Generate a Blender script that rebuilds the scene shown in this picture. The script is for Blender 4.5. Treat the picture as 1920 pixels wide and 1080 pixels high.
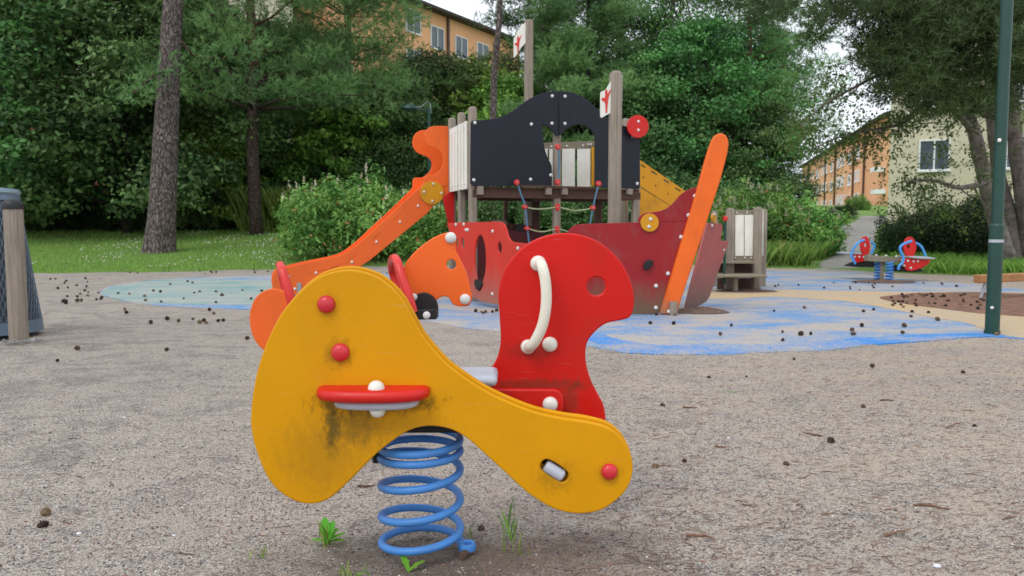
import bpy, math, random
import numpy as np
from mathutils import Vector, Matrix, noise
rad = math.radians
for o in list(bpy.data.objects): bpy.data.objects.remove(o)
scene = bpy.context.scene
col = scene.collection

# ------------------------------------------------------------------ camera
F, CXP, CYP, CAMZ = 1480.0, 960.0, 540.0, 0.85
PITCH = math.atan(110 / F)
cam_data = bpy.data.cameras.new('camera')
cam = bpy.data.objects.new('camera', cam_data); col.objects.link(cam)
cam_data.sensor_width = 23.5
cam_data.lens = F / 1920 * 23.5
cam.location = (0, 0, CAMZ)
cam.rotation_euler = (math.pi / 2 - PITCH, 0, 0)
cam_data.clip_end = 2000
cam_data.dof.use_dof = True
cam_data.dof.focus_distance = 2.05
cam_data.dof.aperture_fstop = 6.3
scene.camera = cam

# ------------------------------------------------------------------ sky and sun (bright overcast)
world = bpy.data.worlds.new('World'); scene.world = world; world.use_nodes = True
nt = world.node_tree; nt.nodes.clear()
sky = nt.nodes.new('ShaderNodeTexSky'); sky.sky_type = 'NISHITA'; sky.sun_disc = False
SUN_EL, SUN_ROT = rad(52), rad(215)
sky.sun_elevation = SUN_EL; sky.sun_rotation = SUN_ROT
tc = nt.nodes.new('ShaderNodeTexCoord'); mp = nt.nodes.new('ShaderNodeMapping')
mp.inputs['Scale'].default_value = (1, 1, 2.5)
nz = nt.nodes.new('ShaderNodeTexNoise'); nz.inputs['Scale'].default_value = 2.2; nz.inputs['Detail'].default_value = 6
rp = nt.nodes.new('ShaderNodeMapRange'); rp.inputs[1].default_value = .3; rp.inputs[2].default_value = .7
rp.inputs[3].default_value = .78; rp.inputs[4].default_value = .97
mx = nt.nodes.new('ShaderNodeMix'); mx.data_type = 'RGBA'
mx.inputs[7].default_value = (11.0, 11.6, 12.4, 1)
bg = nt.nodes.new('ShaderNodeBackground'); bg.inputs[1].default_value = .10
wo = nt.nodes.new('ShaderNodeOutputWorld')
L = nt.links.new
L(tc.outputs['Generated'], mp.inputs[0]); L(mp.outputs[0], nz.inputs['Vector']); L(nz.outputs[0], rp.inputs[0])
L(rp.outputs[0], mx.inputs[0]); L(sky.outputs[0], mx.inputs[6]); L(mx.outputs[2], bg.inputs[0]); L(bg.outputs[0], wo.inputs[0])
sl = bpy.data.lights.new('sun', 'SUN'); sl.energy = 1.1; sl.angle = rad(28); sl.color = (1, .965, .91)
sun = bpy.data.objects.new('sun', sl); col.objects.link(sun)
sd = Vector((math.sin(SUN_ROT) * math.cos(SUN_EL), math.cos(SUN_ROT) * math.cos(SUN_EL), math.sin(SUN_EL)))
sun.rotation_euler = sd.to_track_quat('Z', 'Y').to_euler(); sun.location = (0, 0, 30)
scene.view_settings.view_transform = 'Standard'; scene.view_settings.look = 'None'
scene.view_settings.exposure = 0.14; scene.view_settings.gamma = 1; scene.view_settings.use_curve_mapping = False
scene.cycles.max_bounces = 7; scene.cycles.diffuse_bounces = 3; scene.cycles.transparent_max_bounces = 6
scene.cycles.transmission_bounces = 4; scene.cycles.use_denoising = True
scene.cycles.sample_clamp_indirect = 6

# ------------------------------------------------------------------ measuring helpers (photo pixel -> place)
C0 = Vector((0, 0, CAMZ)); cp, sp = math.cos(PITCH), math.sin(PITCH)
def ray(px, py):
    cx, cy = (px - CXP) / F, -(py - CYP) / F
    return Vector((cx, cp + cy * sp, -sp + cy * cp))
def onY(px, py, Y):
    d = ray(px, py); return C0 + d * (Y / d.y)
def onP(px, py, P0, n):
    d = ray(px, py); n = Vector((n[0], n[1], 0)); P0 = Vector((P0[0], P0[1], 0))
    return C0 + d * ((P0 - Vector((0, 0, 0))).dot(n) / d.dot(n))
def sstep(a, b, x):
    t = min(1, max(0, (x - a) / (b - a))); return t * t * (3 - 2 * t)
def gz(x, y):
    t = max(0.0, y - 16.2); t = t if t > 2 else t * t / 4 + t * .5
    if y < 16.2: t = 0
    wl = 1 - sstep(.20, .34, x / max(y, 1))
    left = .082 * min(t, 15.5) + .13 * min(60, max(0, t - 15.5)) 
    right = .049 * min(t, 75) if t < 75 else .049 * 75
    z = left * wl + right * (1 - wl)
    if y < 16: # worn hollow round the spring rider, faint swells
        r2 = (x + .32) ** 2 / .30 + (y - 2.15) ** 2 / .16
        z += -.018 * math.exp(-r2) + .010 * math.exp(-((x - .25) ** 2 + (y - 2.0) ** 2) / .05)
    return z
def onG(px, py):
    d = ray(px, py); s = .5
    if d.z < 0:
        s0 = -CAMZ / d.z
        if s0 * d.y < 16: return C0 + d * s0
    s = 15.0
    while s < 300:
        p = C0 + d * s
        if p.z <= gz(p.x, p.y): return p
        s += .1
    return C0 + d * 60

# ------------------------------------------------------------------ object helpers
W = {}
def link(o, parent, M):
    col.objects.link(o); W[o.name] = M
    if parent is not None:
        o.parent = parent; o.matrix_basis = W[parent.name].inverted() @ M
    else: o.matrix_basis = M
    return o
def tag(o, label=None, cat=None, group=None, kind=None):
    if label: o['label'] = label
    if cat: o['category'] = cat
    if group: o['group'] = group
    if kind: o['kind'] = kind
    return o
def empty(name, loc, label, cat, group=None, rz=0):
    o = bpy.data.objects.new(name, None); o.empty_display_size = .1
    link(o, None, Matrix.Translation(loc) @ Matrix.Rotation(rz, 4, 'Z'))
    return tag(o, label, cat, group)
def copy_tree(src, M):
    new = src.copy(); col.objects.link(new); new.matrix_basis = M; W[new.name] = M
    for ch in src.children:
        c = ch.copy(); col.objects.link(c); c.parent = new; c.matrix_basis = ch.matrix_basis.copy()
        W[c.name] = M @ c.matrix_basis
        for g in ch.children:
            d = g.copy(); col.objects.link(d); d.parent = c; d.matrix_basis = g.matrix_basis.copy()
    return new

# ------------------------------------------------------------------ materials
def s2l(c):
    return tuple(((v / 255) / 12.92 if v / 255 <= .04045 else ((v / 255 + .055) / 1.055) ** 2.4) for v in c)
class NB:
    def __init__(s, name):
        s.m = bpy.data.materials.new(name); s.m.use_nodes = True; s.t = s.m.node_tree
        s.b = s.t.nodes['Principled BSDF']; s.out = s.t.nodes['Material Output']
    def n(s, typ, **kw):
        x = s.t.nodes.new(typ)
        for k, v in kw.items():
            if k.startswith('_'): setattr(x, k[1:], v)
            else: x.inputs[k.replace('__', ' ')].default_value = v
        return x
    def l(s, a, b): s.t.links.new(a, b)
    def noise(s, vec, scale, detail=4, rough=.55):
        x = s.n('ShaderNodeTexNoise', Scale=scale, Detail=detail, Roughness=rough)
        if vec is not None: s.l(vec, x.inputs['Vector'])
        return x.outputs[0]
    def rng(s, v, a, b, c=0., d=1.):
        x = s.n('ShaderNodeMapRange'); s.l(v, x.inputs[0])
        for i, q in enumerate((a, b, c, d)): x.inputs[i + 1].default_value = q
        return x.outputs[0]
    def mix(s, f, a, b):
        x = s.n('ShaderNodeMix', _data_type='RGBA')
        if isinstance(f, (int, float)): x.inputs[0].default_value = f
        else: s.l(f, x.inputs[0])
        for i, q in ((6, a), (7, b)):
            if isinstance(q, tuple): x.inputs[i].default_value = (*q[:3], 1)
            else: s.l(q, x.inputs[i])
        return x.outputs[2]
    def math(s, op, a, b):
        x = s.n('ShaderNodeMath', _operation=op)
        for i, q in enumerate((a, b)):
            if isinstance(q, (int, float)): x.inputs[i].default_value = q
            else: s.l(q, x.inputs[i])
        return x.outputs[0]
    def bump(s, h, strength=.3, dist=.01):
        x = s.n('ShaderNodeBump', Strength=strength, Distance=dist); s.l(h, x.inputs['Height'])
        s.l(x.outputs[0], s.b.inputs['Normal']); return x
    def obj(s): return s.n('ShaderNodeTexCoord').outputs['Object']
    def pos(s): return s.n('ShaderNodeNewGeometry').outputs['Position']
    def scaled(s, v, sc):
        x = s.n('ShaderNodeMapping'); s.l(v, x.inputs[0]); x.inputs['Scale'].default_value = sc; return x.outputs[0]
    def color(s, c):
        if isinstance(c, tuple): s.b.inputs['Base Color'].default_value = (*c[:3], 1)
        else: s.l(c, s.b.inputs['Base Color'])
    def rough(s, v):
        if isinstance(v, (int, float)): s.b.inputs['Roughness'].default_value = v
        else: s.l(v, s.b.inputs['Roughness'])

def paint(name, rgb, dirt=.25, rough=.42, dirtcol=(70, 60, 42), scratch=.3, spec=.4, fade=None, stains=()):
    """moulded/painted board: slight tone drift, grime patches, fine vertical scratches"""
    b = NB(name); v = b.pos(); c = s2l(rgb)
    t = b.mix(b.rng(b.noise(v, 2.3, 3), .3, .7), tuple(x * .90 for x in c), tuple(min(1, x * 1.07) for x in c))
    if fade:                                        # sun-bleached and sand-scoured towards the ground
        sep = b.n('ShaderNodeSeparateXYZ'); b.l(v, sep.inputs[0])
        h = b.math('ADD', sep.outputs[2], b.rng(b.noise(b.scaled(v, (6, 6, 1.2)), 2, 4), 0, 1, -.14, .14))
        t = b.mix(b.rng(h, fade[1], fade[2], 1, 0), t, s2l(fade[0]))
    g = b.noise(b.scaled(v, (1, 1, .55)), 7, 7, .65)
    t = b.mix(b.rng(g, .52, .70, 0, dirt), t, s2l(dirtcol))
    for (cx, cy, cz, rx, rz_, st, colr) in stains:      # grime that has collected at fixed spots of the board
        dv = b.n('ShaderNodeVectorMath', _operation='SUBTRACT'); b.l(v, dv.inputs[0]); dv.inputs[1].default_value = (cx, cy, cz)
        ln = b.n('ShaderNodeVectorMath', _operation='LENGTH'); b.l(b.scaled(dv.outputs[0], (1 / rx, 0, 1 / rz_)), ln.inputs[0])
        q = b.math('ADD', ln.outputs['Value'], b.rng(b.noise(b.scaled(v, (1, 1, .6)), 62, 9, .82), .28, .72, -.62, .62))
        t = b.mix(b.rng(q, .35, 1.15, st, 0), t, s2l(colr))
    fine = b.noise(b.scaled(v, (38, 38, 5)), 9, 4, .7)
    t = b.mix(b.rng(fine, .60, .76, 0, scratch * .5), t, tuple(min(1, x * .6 + .10) for x in c))
    sv = b.n('ShaderNodeMapping'); b.l(v, sv.inputs[0]); sv.inputs['Rotation'].default_value = (0, .7, 0); sv.inputs['Scale'].default_value = (9, 60, 160)
    t = b.mix(b.rng(b.noise(sv.outputs[0], 1.0, 3, .6), .66, .70, 0, scratch), t, tuple(min(1, x * .8 + .10) for x in c))
    t = b.mix(b.rng(b.noise(v, 130, 3, .6), .70, .75, 0, .55), t, s2l(dirtcol))
    b.color(t)
    b.rough(b.rng(b.noise(v, 30, 5), .3, .7, rough - .07, rough + .15))
    b.b.inputs['Specular IOR Level'].default_value = spec
    b.bump(b.noise(v, 220, 3), .10, .002)
    return b.m
def plain(name, rgb, rough=.5, metal=0., var=.12, scale=20, bump=0):
    b = NB(name); v = b.pos(); c = s2l(rgb)
    b.color(b.mix(b.rng(b.noise(v, scale, 5), .3, .7), tuple(x * (1 - var) for x in c), tuple(min(1, x * (1 + var)) for x in c)))
    b.rough(rough); b.b.inputs['Metallic'].default_value = metal
    if bump: b.bump(b.noise(v, scale * 4, 4), bump, .004)
    return b.m
def wood(name, rgb, grain='z'):
    b = NB(name); v = b.obj(); c = s2l(rgb)
    sc = {'z': (28, 28, 1.2), 'x': (1.2, 28, 28)}[grain]
    g = b.noise(b.scaled(v, sc), 3, 6, .65); big = b.noise(v, 3.0, 3)
    t = b.mix(b.rng(g, .25, .75), tuple(x * .55 for x in c), tuple(min(1, x * 1.25) for x in c))
    t = b.mix(b.rng(big, .5, .75, 0, .35), t, s2l((105, 108, 84)))
    b.color(t); b.rough(.85); b.bump(g, .5, .006); return b.m

M = {}
def pxw(px, py, Y): q = onY(px, py, Y); return (q.x, q.y, q.z)
M['yellow'] = paint('yellow_board', (212, 146, 6), .22, .42)
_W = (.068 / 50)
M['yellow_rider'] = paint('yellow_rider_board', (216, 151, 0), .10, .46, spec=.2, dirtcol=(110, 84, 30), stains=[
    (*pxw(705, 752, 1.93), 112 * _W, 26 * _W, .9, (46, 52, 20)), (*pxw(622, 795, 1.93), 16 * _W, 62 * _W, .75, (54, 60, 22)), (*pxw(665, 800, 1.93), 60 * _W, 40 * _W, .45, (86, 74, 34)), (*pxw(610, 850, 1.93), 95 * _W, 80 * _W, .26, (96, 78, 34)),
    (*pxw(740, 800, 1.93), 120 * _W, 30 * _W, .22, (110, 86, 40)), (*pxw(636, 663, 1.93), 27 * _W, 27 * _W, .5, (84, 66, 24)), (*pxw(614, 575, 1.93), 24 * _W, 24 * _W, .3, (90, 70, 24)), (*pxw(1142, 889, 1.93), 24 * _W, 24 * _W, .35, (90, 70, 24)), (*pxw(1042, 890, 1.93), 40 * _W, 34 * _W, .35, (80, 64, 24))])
M['red_rider'] = paint('red_rider_board', (206, 22, 14), .16, .38, spec=.28, stains=[(*pxw(1010, 720, 2.2), 130 * _W, 14 * _W, .6, (84, 52, 34)), (*pxw(1070, 745, 2.2), 22 * _W, 50 * _W, .5, (90, 56, 40)), (*pxw(1000, 655, 2.2), 60 * _W, 22 * _W, .45, (96, 40, 24))])
M['red'] = paint('red_board', (205, 28, 20), .12, .36)
M['orange'] = paint('orange_board', (238, 102, 30), .15, .42)
M['orange_post'] = paint('orange_timber', (240, 105, 24), .15, .42, fade=((150, 120, 96), -.02, .17))
M['hull_dark'] = paint('dark_red_hull', (150, 20, 28), .30, .46, dirtcol=(120, 90, 80), fade=((108, 84, 64), .04, .36))
M['hull_port'] = paint('orange_red_hull', (200, 46, 30), .2, .48, dirtcol=(170, 80, 60), fade=((146, 112, 96), -.08, .46))
M['hull_pink'] = paint('faded_pink_hull', (170, 84, 80), .45, .5, dirtcol=(116, 76, 92), fade=((96, 84, 72), -.05, .5))
M['maroon'] = paint('maroon_board', (84, 20, 24), .2, .5)
M['navy'] = paint('navy_board', (15, 20, 34), .25, .45, dirtcol=(34, 38, 52), scratch=.06)
M['black'] = plain('black_plastic', (22, 22, 25), .5)
M['rubber'] = plain('black_rubber', (28, 28, 28), .75, bump=.2)
M['white_board'] = paint('white_board', (236, 234, 224), .2, .5, dirtcol=(140, 138, 105))
M['white_plastic'] = plain('white_plastic', (226, 224, 214), .32, var=.06)
M['white_pipe'] = paint('white_pipe', (228, 224, 208), .35, .35, dirtcol=(150, 142, 112))
M['grey_plastic'] = plain('grey_plastic', (176, 180, 190), .45, var=.07)
M['knob_red'] = plain('red_knob', (202, 44, 54), .33, var=.10, scale=9)
M['pipe_red'] = plain('red_pipe', (212, 46, 40), .35, var=.06)
M['spring_blue'] = paint('blue_spring', (72, 136, 208), .18, .38, dirtcol=(70, 72, 74))
M['pipe_blue'] = plain('blue_pipe', (70, 150, 220), .35)
M['steel'] = plain('galvanised_steel', (168, 172, 176), .4, .8)
M['bolt'] = plain('bolt_cap', (214, 214, 210), .35, var=.05)
M['wood'] = wood('weathered_timber', (150, 138, 124))
M['wood_x'] = wood('weathered_rail', (140, 130, 112), 'x')
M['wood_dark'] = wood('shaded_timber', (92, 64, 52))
M['wood_brown'] = wood('brown_beam', (178, 128, 84), 'x')
M['green_metal'] = plain('green_lamp_post', (26, 66, 56), .42, var=.15, scale=6)
M['rope_blue'] = plain('blue_rope', (84, 122, 150), .8)
M['rope_green'] = plain('khaki_rope', (160, 168, 128), .8)
M['concrete'] = plain('concrete', (150, 146, 138), .9, bump=.4)

# leaf-like materials read a per-face value 'tone'
def leaf_mat(name, dark, light, trans=.25, rough=.55, third=None):
    b = NB(name); a = b.n('ShaderNodeAttribute', _attribute_name='tone')
    c = b.mix(a.outputs['Fac'], s2l(dark), s2l(light))
    if third: c = b.mix(b.rng(a.outputs['Fac'], .93, .97), c, s2l(third))
    oi = b.n('ShaderNodeObjectInfo'); hs = b.n('ShaderNodeHueSaturation')
    b.l(b.rng(oi.outputs['Random'], 0, 1, .470, .518), hs.inputs['Hue']); b.l(b.rng(oi.outputs['Random'], 0, 1, .78, 1.3), hs.inputs['Value'])
    b.l(c, hs.inputs['Color']); c = hs.outputs[0]
    b.color(c); b.rough(rough); b.b.inputs['Specular IOR Level'].default_value = .3
    tr = b.n('ShaderNodeBsdfTranslucent'); b.l(c, tr.inputs[0])
    ms = b.n('ShaderNodeMixShader'); ms.inputs[0].default_value = trans
    b.l(b.b.outputs[0], ms.inputs[1]); b.l(tr.outputs[0], ms.inputs[2]); b.l(ms.outputs[0], b.out.inputs[0])
    return b.m
M['leaf_maple'] = leaf_mat('maple_leaves', (26, 54, 30), (108, 156, 84))
M['leaf_mid'] = leaf_mat('broad_leaves', (36, 68, 38), (122, 158, 94))
M['leaf_bright'] = leaf_mat('fresh_leaves', (56, 104, 36), (158, 200, 96))
M['leaf_birch'] = leaf_mat('birch_leaves', (44, 82, 40), (128, 168, 88), .35)
M['leaf_hedge'] = leaf_mat('hedge_leaves', (20, 42, 22), (62, 90, 46))
M['needle'] = leaf_mat('pine_needles', (50, 92, 56), (150, 190, 118), .28)
M['needle_dark'] = leaf_mat('dark_pine_needles', (36, 70, 44), (112, 154, 94), .2)
M['needle_shade'] = leaf_mat('shade_toned_pine_needles', (26, 50, 28), (84, 116, 62), .15)  # darker than the other needles: canopy shade is put into the colour
M['sorb'] = leaf_mat('spirea_leaves', (58, 104, 42), (158, 198, 104), .3, third=(178, 120, 80))
M['blossom'] = leaf_mat('cream_blossom', (206, 200, 160), (240, 238, 216), .2)
M['grass'] = leaf_mat('grass_blades', (84, 128, 48), (160, 196, 92), .35)
M['tall_grass'] = leaf_mat('tall_grass_blades', (74, 112, 44), (150, 178, 88), .25, third=(176, 164, 110))
M['clover'] = plain('clover_heads', (226, 228, 214), .8)
M['weed'] = leaf_mat('weed_leaf', (70, 140, 30), (120, 190, 60), .3)

def bark(name, dark, light, rust=None):
    b = NB(name); v = b.obj(); s = b.scaled(v, (1, 1, .38))
    wob = b.n('ShaderNodeTexNoise', Scale=6.0); b.l(s, wob.inputs['Vector'])
    add = b.n('ShaderNodeMix', _data_type='RGBA', _blend_type='ADD'); add.inputs[0].default_value = .22
    b.l(s, add.inputs[6]); b.l(wob.outputs['Color'], add.inputs[7])
    vo = b.n('ShaderNodeTexVoronoi', _feature='DISTANCE_TO_EDGE', Scale=15.0); b.l(add.outputs[2], vo.inputs['Vector'])
    crack = b.math('MULTIPLY', b.rng(vo.outputs['Distance'], .0, .20), b.rng(b.noise(b.scaled(v, (1, 1, .25)), 26, 6, .75), .32, .55, .25, 1))
    t = b.mix(b.rng(b.noise(v, 22, 6, .7), .3, .7), s2l(light), tuple(x * .6 for x in s2l(light)))
    t = b.mix(crack, s2l(dark), t)
    if rust:
        sep = b.n('ShaderNodeSeparateXYZ'); b.l(v, sep.inputs[0])
        t = b.mix(b.rng(sep.outputs[2], rust[1], rust[2], 0, .8), t, s2l(rust[0]))
    b.color(t); b.rough(.95); b.bump(crack, .9, .03); return b.m
M['bark_pine'] = bark('pine_bark', (44, 35, 34), (158, 142, 138))
M['bark_rust'] = bark('rusty_pine_bark', (50, 36, 32), (120, 100, 92), ((136, 96, 74), 4.5, 7.5))
M['bark_dark'] = bark('dark_bark', (22, 18, 16), (70, 62, 54))
def birch_bark():
    b = NB('birch_bark'); v = b.obj()
    t = b.mix(b.rng(b.noise(v, 5, 5), .3, .7), s2l((96, 84, 80)), s2l((158, 146, 140)))
    t = b.mix(b.rng(b.noise(b.scaled(v, (3, 3, 34)), 1.6, 5, .7), .56, .66, 0, .8), t, s2l((48, 42, 42)))
    g = b.noise(b.scaled(v, (9, 9, 2.5)), 2, 5); t = b.mix(b.rng(g, .55, .68, 0, .6), t, s2l((60, 52, 50)))
    b.color(t); b.rough(.9); b.bump(g, .6, .02); return b.m
M['bark_birch'] = birch_bark()

# ------------------------------------------------------------------ mesh builders
def mesh_np(name, V, Fc, mat, tone=None, smooth=False):
    me = bpy.data.meshes.new(name); V = np.asarray(V, dtype=np.float32); Fc = np.asarray(Fc, dtype=np.int32)
    k = Fc.shape[1]; me.vertices.add(len(V)); me.vertices.foreach_set('co', V.ravel())
    me.loops.add(Fc.size); me.loops.foreach_set('vertex_index', Fc.ravel())
    me.polygons.add(len(Fc)); me.polygons.foreach_set('loop_start', np.arange(len(Fc), dtype=np.int32) * k)
    me.update(calc_edges=True)
    if tone is not None:
        at = me.attributes.new('tone', 'FLOAT', 'FACE'); at.data.foreach_set('value', np.asarray(tone, dtype=np.float32))
    if smooth: me.shade_smooth()
    if mat: me.materials.append(mat)
    return me
class MB:
    def __init__(s): s.v = []; s.f = []
    def add(s, vs, fs):
        k = len(s.v); s.v += [tuple(v) for v in vs]; s.f += [tuple(i + k for i in f) for f in fs]; return s
    def box(s, c, size, rz=0, R=None):
        R = R or Matrix.Rotation(rz, 3, 'Z'); hx, hy, hz = [q / 2 for q in size]; c = Vector(c)
        vs = [c + R @ Vector((x, y, z)) for z in (-hz, hz) for x, y in ((-hx, -hy), (hx, -hy), (hx, hy), (-hx, hy))]
        return s.add(vs, [(3, 2, 1, 0), (4, 5, 6, 7), (0, 1, 5, 4), (1, 2, 6, 5), (2, 3, 7, 6), (3, 0, 4, 7)])
    def beam(s, a, b, w, h):
        a, b = Vector(a), Vector(b); d = (b - a); q = d.to_track_quat('X', 'Z').to_matrix()
        return s.box((a + b) / 2, (d.length, w, h), R=q)
    def tube(s, path, r, seg=10, cap=True):
        P = [Vector(p) for p in path]; n = len(P); rs = r if isinstance(r, (list, tuple)) else [r] * n
        T = [(P[min(i + 1, n - 1)] - P[max(i - 1, 0)]).normalized() for i in range(n)]
        up = Vector((0, 0, 1)) if abs(T[0].z) < .9 else Vector((1, 0, 0))
        N = (up - T[0] * up.dot(T[0])).normalized(); vs = []; fs = []
        for i in range(n):
            N = (N - T[i] * N.dot(T[i])).normalized(); B = T[i].cross(N)
            for j in range(seg):
                a = 2 * math.pi * j / seg; vs.append(P[i] + (N * math.cos(a) + B * math.sin(a)) * rs[i])
        for i in range(n - 1):
            for j in range(seg):
                k = (j + 1) % seg; fs.append((i * seg + j, i * seg + k, (i + 1) * seg + k, (i + 1) * seg + j))
        if cap: fs += [tuple(range(seg - 1, -1, -1)), tuple((n - 1) * seg + j for j in range(seg))]
        return s.add(vs, fs)
    def lathe(s, c, prof, seg=24, axis=None):
        R = Vector(axis).to_track_quat('Z', 'Y').to_matrix() if axis is not None else Matrix.Identity(3)
        c = Vector(c); vs = []; fs = []
        for r, z in prof:
            for j in range(seg):
                a = 2 * math.pi * j / seg; vs.append(c + R @ Vector((r * math.cos(a), r * math.sin(a), z)))
        for i in range(len(prof) - 1):
            for j in range(seg):
                k = (j + 1) % seg; fs.append((i * seg + j, i * seg + k, (i + 1) * seg + k, (i + 1) * seg + j))
        fs += [tuple(range(seg - 1, -1, -1)), tuple((len(prof) - 1) * seg + j for j in range(seg))]
        return s.add(vs, fs)
    def build(s, name, mat, parent=None, origin=None, smooth=True, ang=40, bevel=0):
        o = Vector(origin) if origin is not None else Vector(s.v[0])
        me = bpy.data.meshes.new(name); me.from_pydata([tuple(Vector(v) - o) for v in s.v], [], s.f)
        if smooth: me.shade_smooth(); me.set_sharp_from_angle(angle=rad(ang))
        me.materials.append(mat)
        ob = link(bpy.data.objects.new(name, me), parent, Matrix.Translation(o))
        if bevel:
            bv = ob.modifiers.new('bevel', 'BEVEL'); bv.width = bevel; bv.segments = 2; bv.limit_method = 'ANGLE'
        return ob

def catmull(pts, n=6, closed=True):
    out = []; N = len(pts)
    for i in range(N if closed else N - 1):
        if closed: p0, p1, p2, p3 = pts[i - 1], pts[i], pts[(i + 1) % N], pts[(i + 2) % N]
        else: p0, p1, p2, p3 = pts[max(i - 1, 0)], pts[i], pts[i + 1], pts[min(i + 2, N - 1)]
        for k in range(n):
            t = k / n
            out.append(tuple(.5 * ((2 * b) + (-a + c) * t + (2 * a - 5 * b + 4 * c - d) * t * t + (-a + 3 * b - 3 * c + d) * t ** 3)
                             for a, b, c, d in zip(p0, p1, p2, p3)))
    if not closed: out.append(tuple(pts[-1]))
    return out
def ell(cx, cy, rx, ry=None, n=28, ang=0):
    ry = ry or rx; ca, sa = math.cos(ang), math.sin(ang)
    return [(cx + rx * math.cos(t) * ca - ry * math.sin(t) * sa, cy + rx * math.cos(t) * sa + ry * math.sin(t) * ca)
            for t in [2 * math.pi * k / n for k in range(n)]]
def rnd_corners(pts, r, seg=4):
    out = []; N = len(pts)
    for i in range(N):
        p = Vector(pts[i]); a = (Vector(pts[i - 1]) - p); b = (Vector(pts[(i + 1) % N]) - p)
        ra = min(r, a.length * .45, b.length * .45); A = p + a.normalized() * ra; B = p + b.normalized() * ra
        for k in range(seg + 1):
            t = k / seg; q = A * (1 - t) ** 2 + p * 2 * t * (1 - t) + B * t * t; out.append((q.x, q.y))
    return out
def plate(name, pts, P0, n, thick, mat, parent=None, holes=(), bevel=.004, off=0., dz=0.):
    """a board in the upright plane through P0 with horizontal normal n (towards the viewer); outline measured in the photo"""
    n = Vector((n[0], n[1], 0)).normalized(); P0 = Vector((P0[0], P0[1], 0)); u = Vector((-n.y, n.x, 0)); v = Vector((0, 0, 1))
    W3 = [[onP(x, y, P0, n) for x, y in L_] for L_ in [pts, *holes]]
    c = sum(W3[0], Vector()) / len(W3[0])
    cu = bpy.data.curves.new(name, 'CURVE'); cu.dimensions = '2D'; cu.fill_mode = 'BOTH'
    cu.extrude = max(thick / 2 - bevel, .0005); cu.bevel_depth = bevel; cu.bevel_resolution = 2; cu.offset = -bevel
    for ring in W3:
        s_ = cu.splines.new('POLY'); s_.points.add(len(ring) - 1); s_.use_cyclic_u = True
        for p, q in zip(s_.points, ring): d = q - c; p.co = (d.dot(u), d.z, 0, 1)
    tmp = bpy.data.objects.new('tmp', cu); me = bpy.data.meshes.new_from_object(tmp)
    bpy.data.objects.remove(tmp); bpy.data.curves.remove(cu)
    me.name = name; me.shade_smooth(); me.set_sharp_from_angle(angle=rad(32)); me.materials.clear(); me.materials.append(mat)
    loc = c - n * (thick / 2 - off) + v * dz
    R = Matrix(((u.x, v.x, n.x), (u.y, v.y, n.y), (u.z, v.z, n.z))).to_4x4()
    return link(bpy.data.objects.new(name, me), parent, Matrix.Translation(loc) @ R)
_dome = {}
def knob(name, p, n, r, h, mat, parent):
    """domed cap standing on a board; shared mesh per kind"""
    key = mat.name
    if key not in _dome:
        b = MB(); prof = [(1.0, -.15), (1.0, .08)] + [(math.cos(a) ** .9, .08 + .92 * math.sin(a)) for a in [rad(q) for q in (15, 30, 45, 60, 75, 86)]]
        b.lathe((0, 0, 0), prof, 20)
        me = bpy.data.meshes.new(name); me.from_pydata(b.v, [], b.f); me.shade_smooth(); me.set_sharp_from_angle(angle=rad(50)); me.materials.append(mat); _dome[key] = me
    R = Vector((n[0], n[1], n[2] if len(n) > 2 else 0)).to_track_quat('Z', 'Y').to_matrix().to_4x4()
    return link(bpy.data.objects.new(name, _dome[key]), parent, Matrix.Translation(p) @ R @ Matrix.Diagonal((r, r, h, 1)))
def bolts(lst, P0, n, parent, r=.012, mat=None, off=0.0):
    n3 = Vector((n[0], n[1], 0)).normalized()
    for x, y in lst: knob('bolt', onP(x, y, P0, n) + n3 * off, n3, r, r * .8, mat or M['bolt'], parent)

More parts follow.
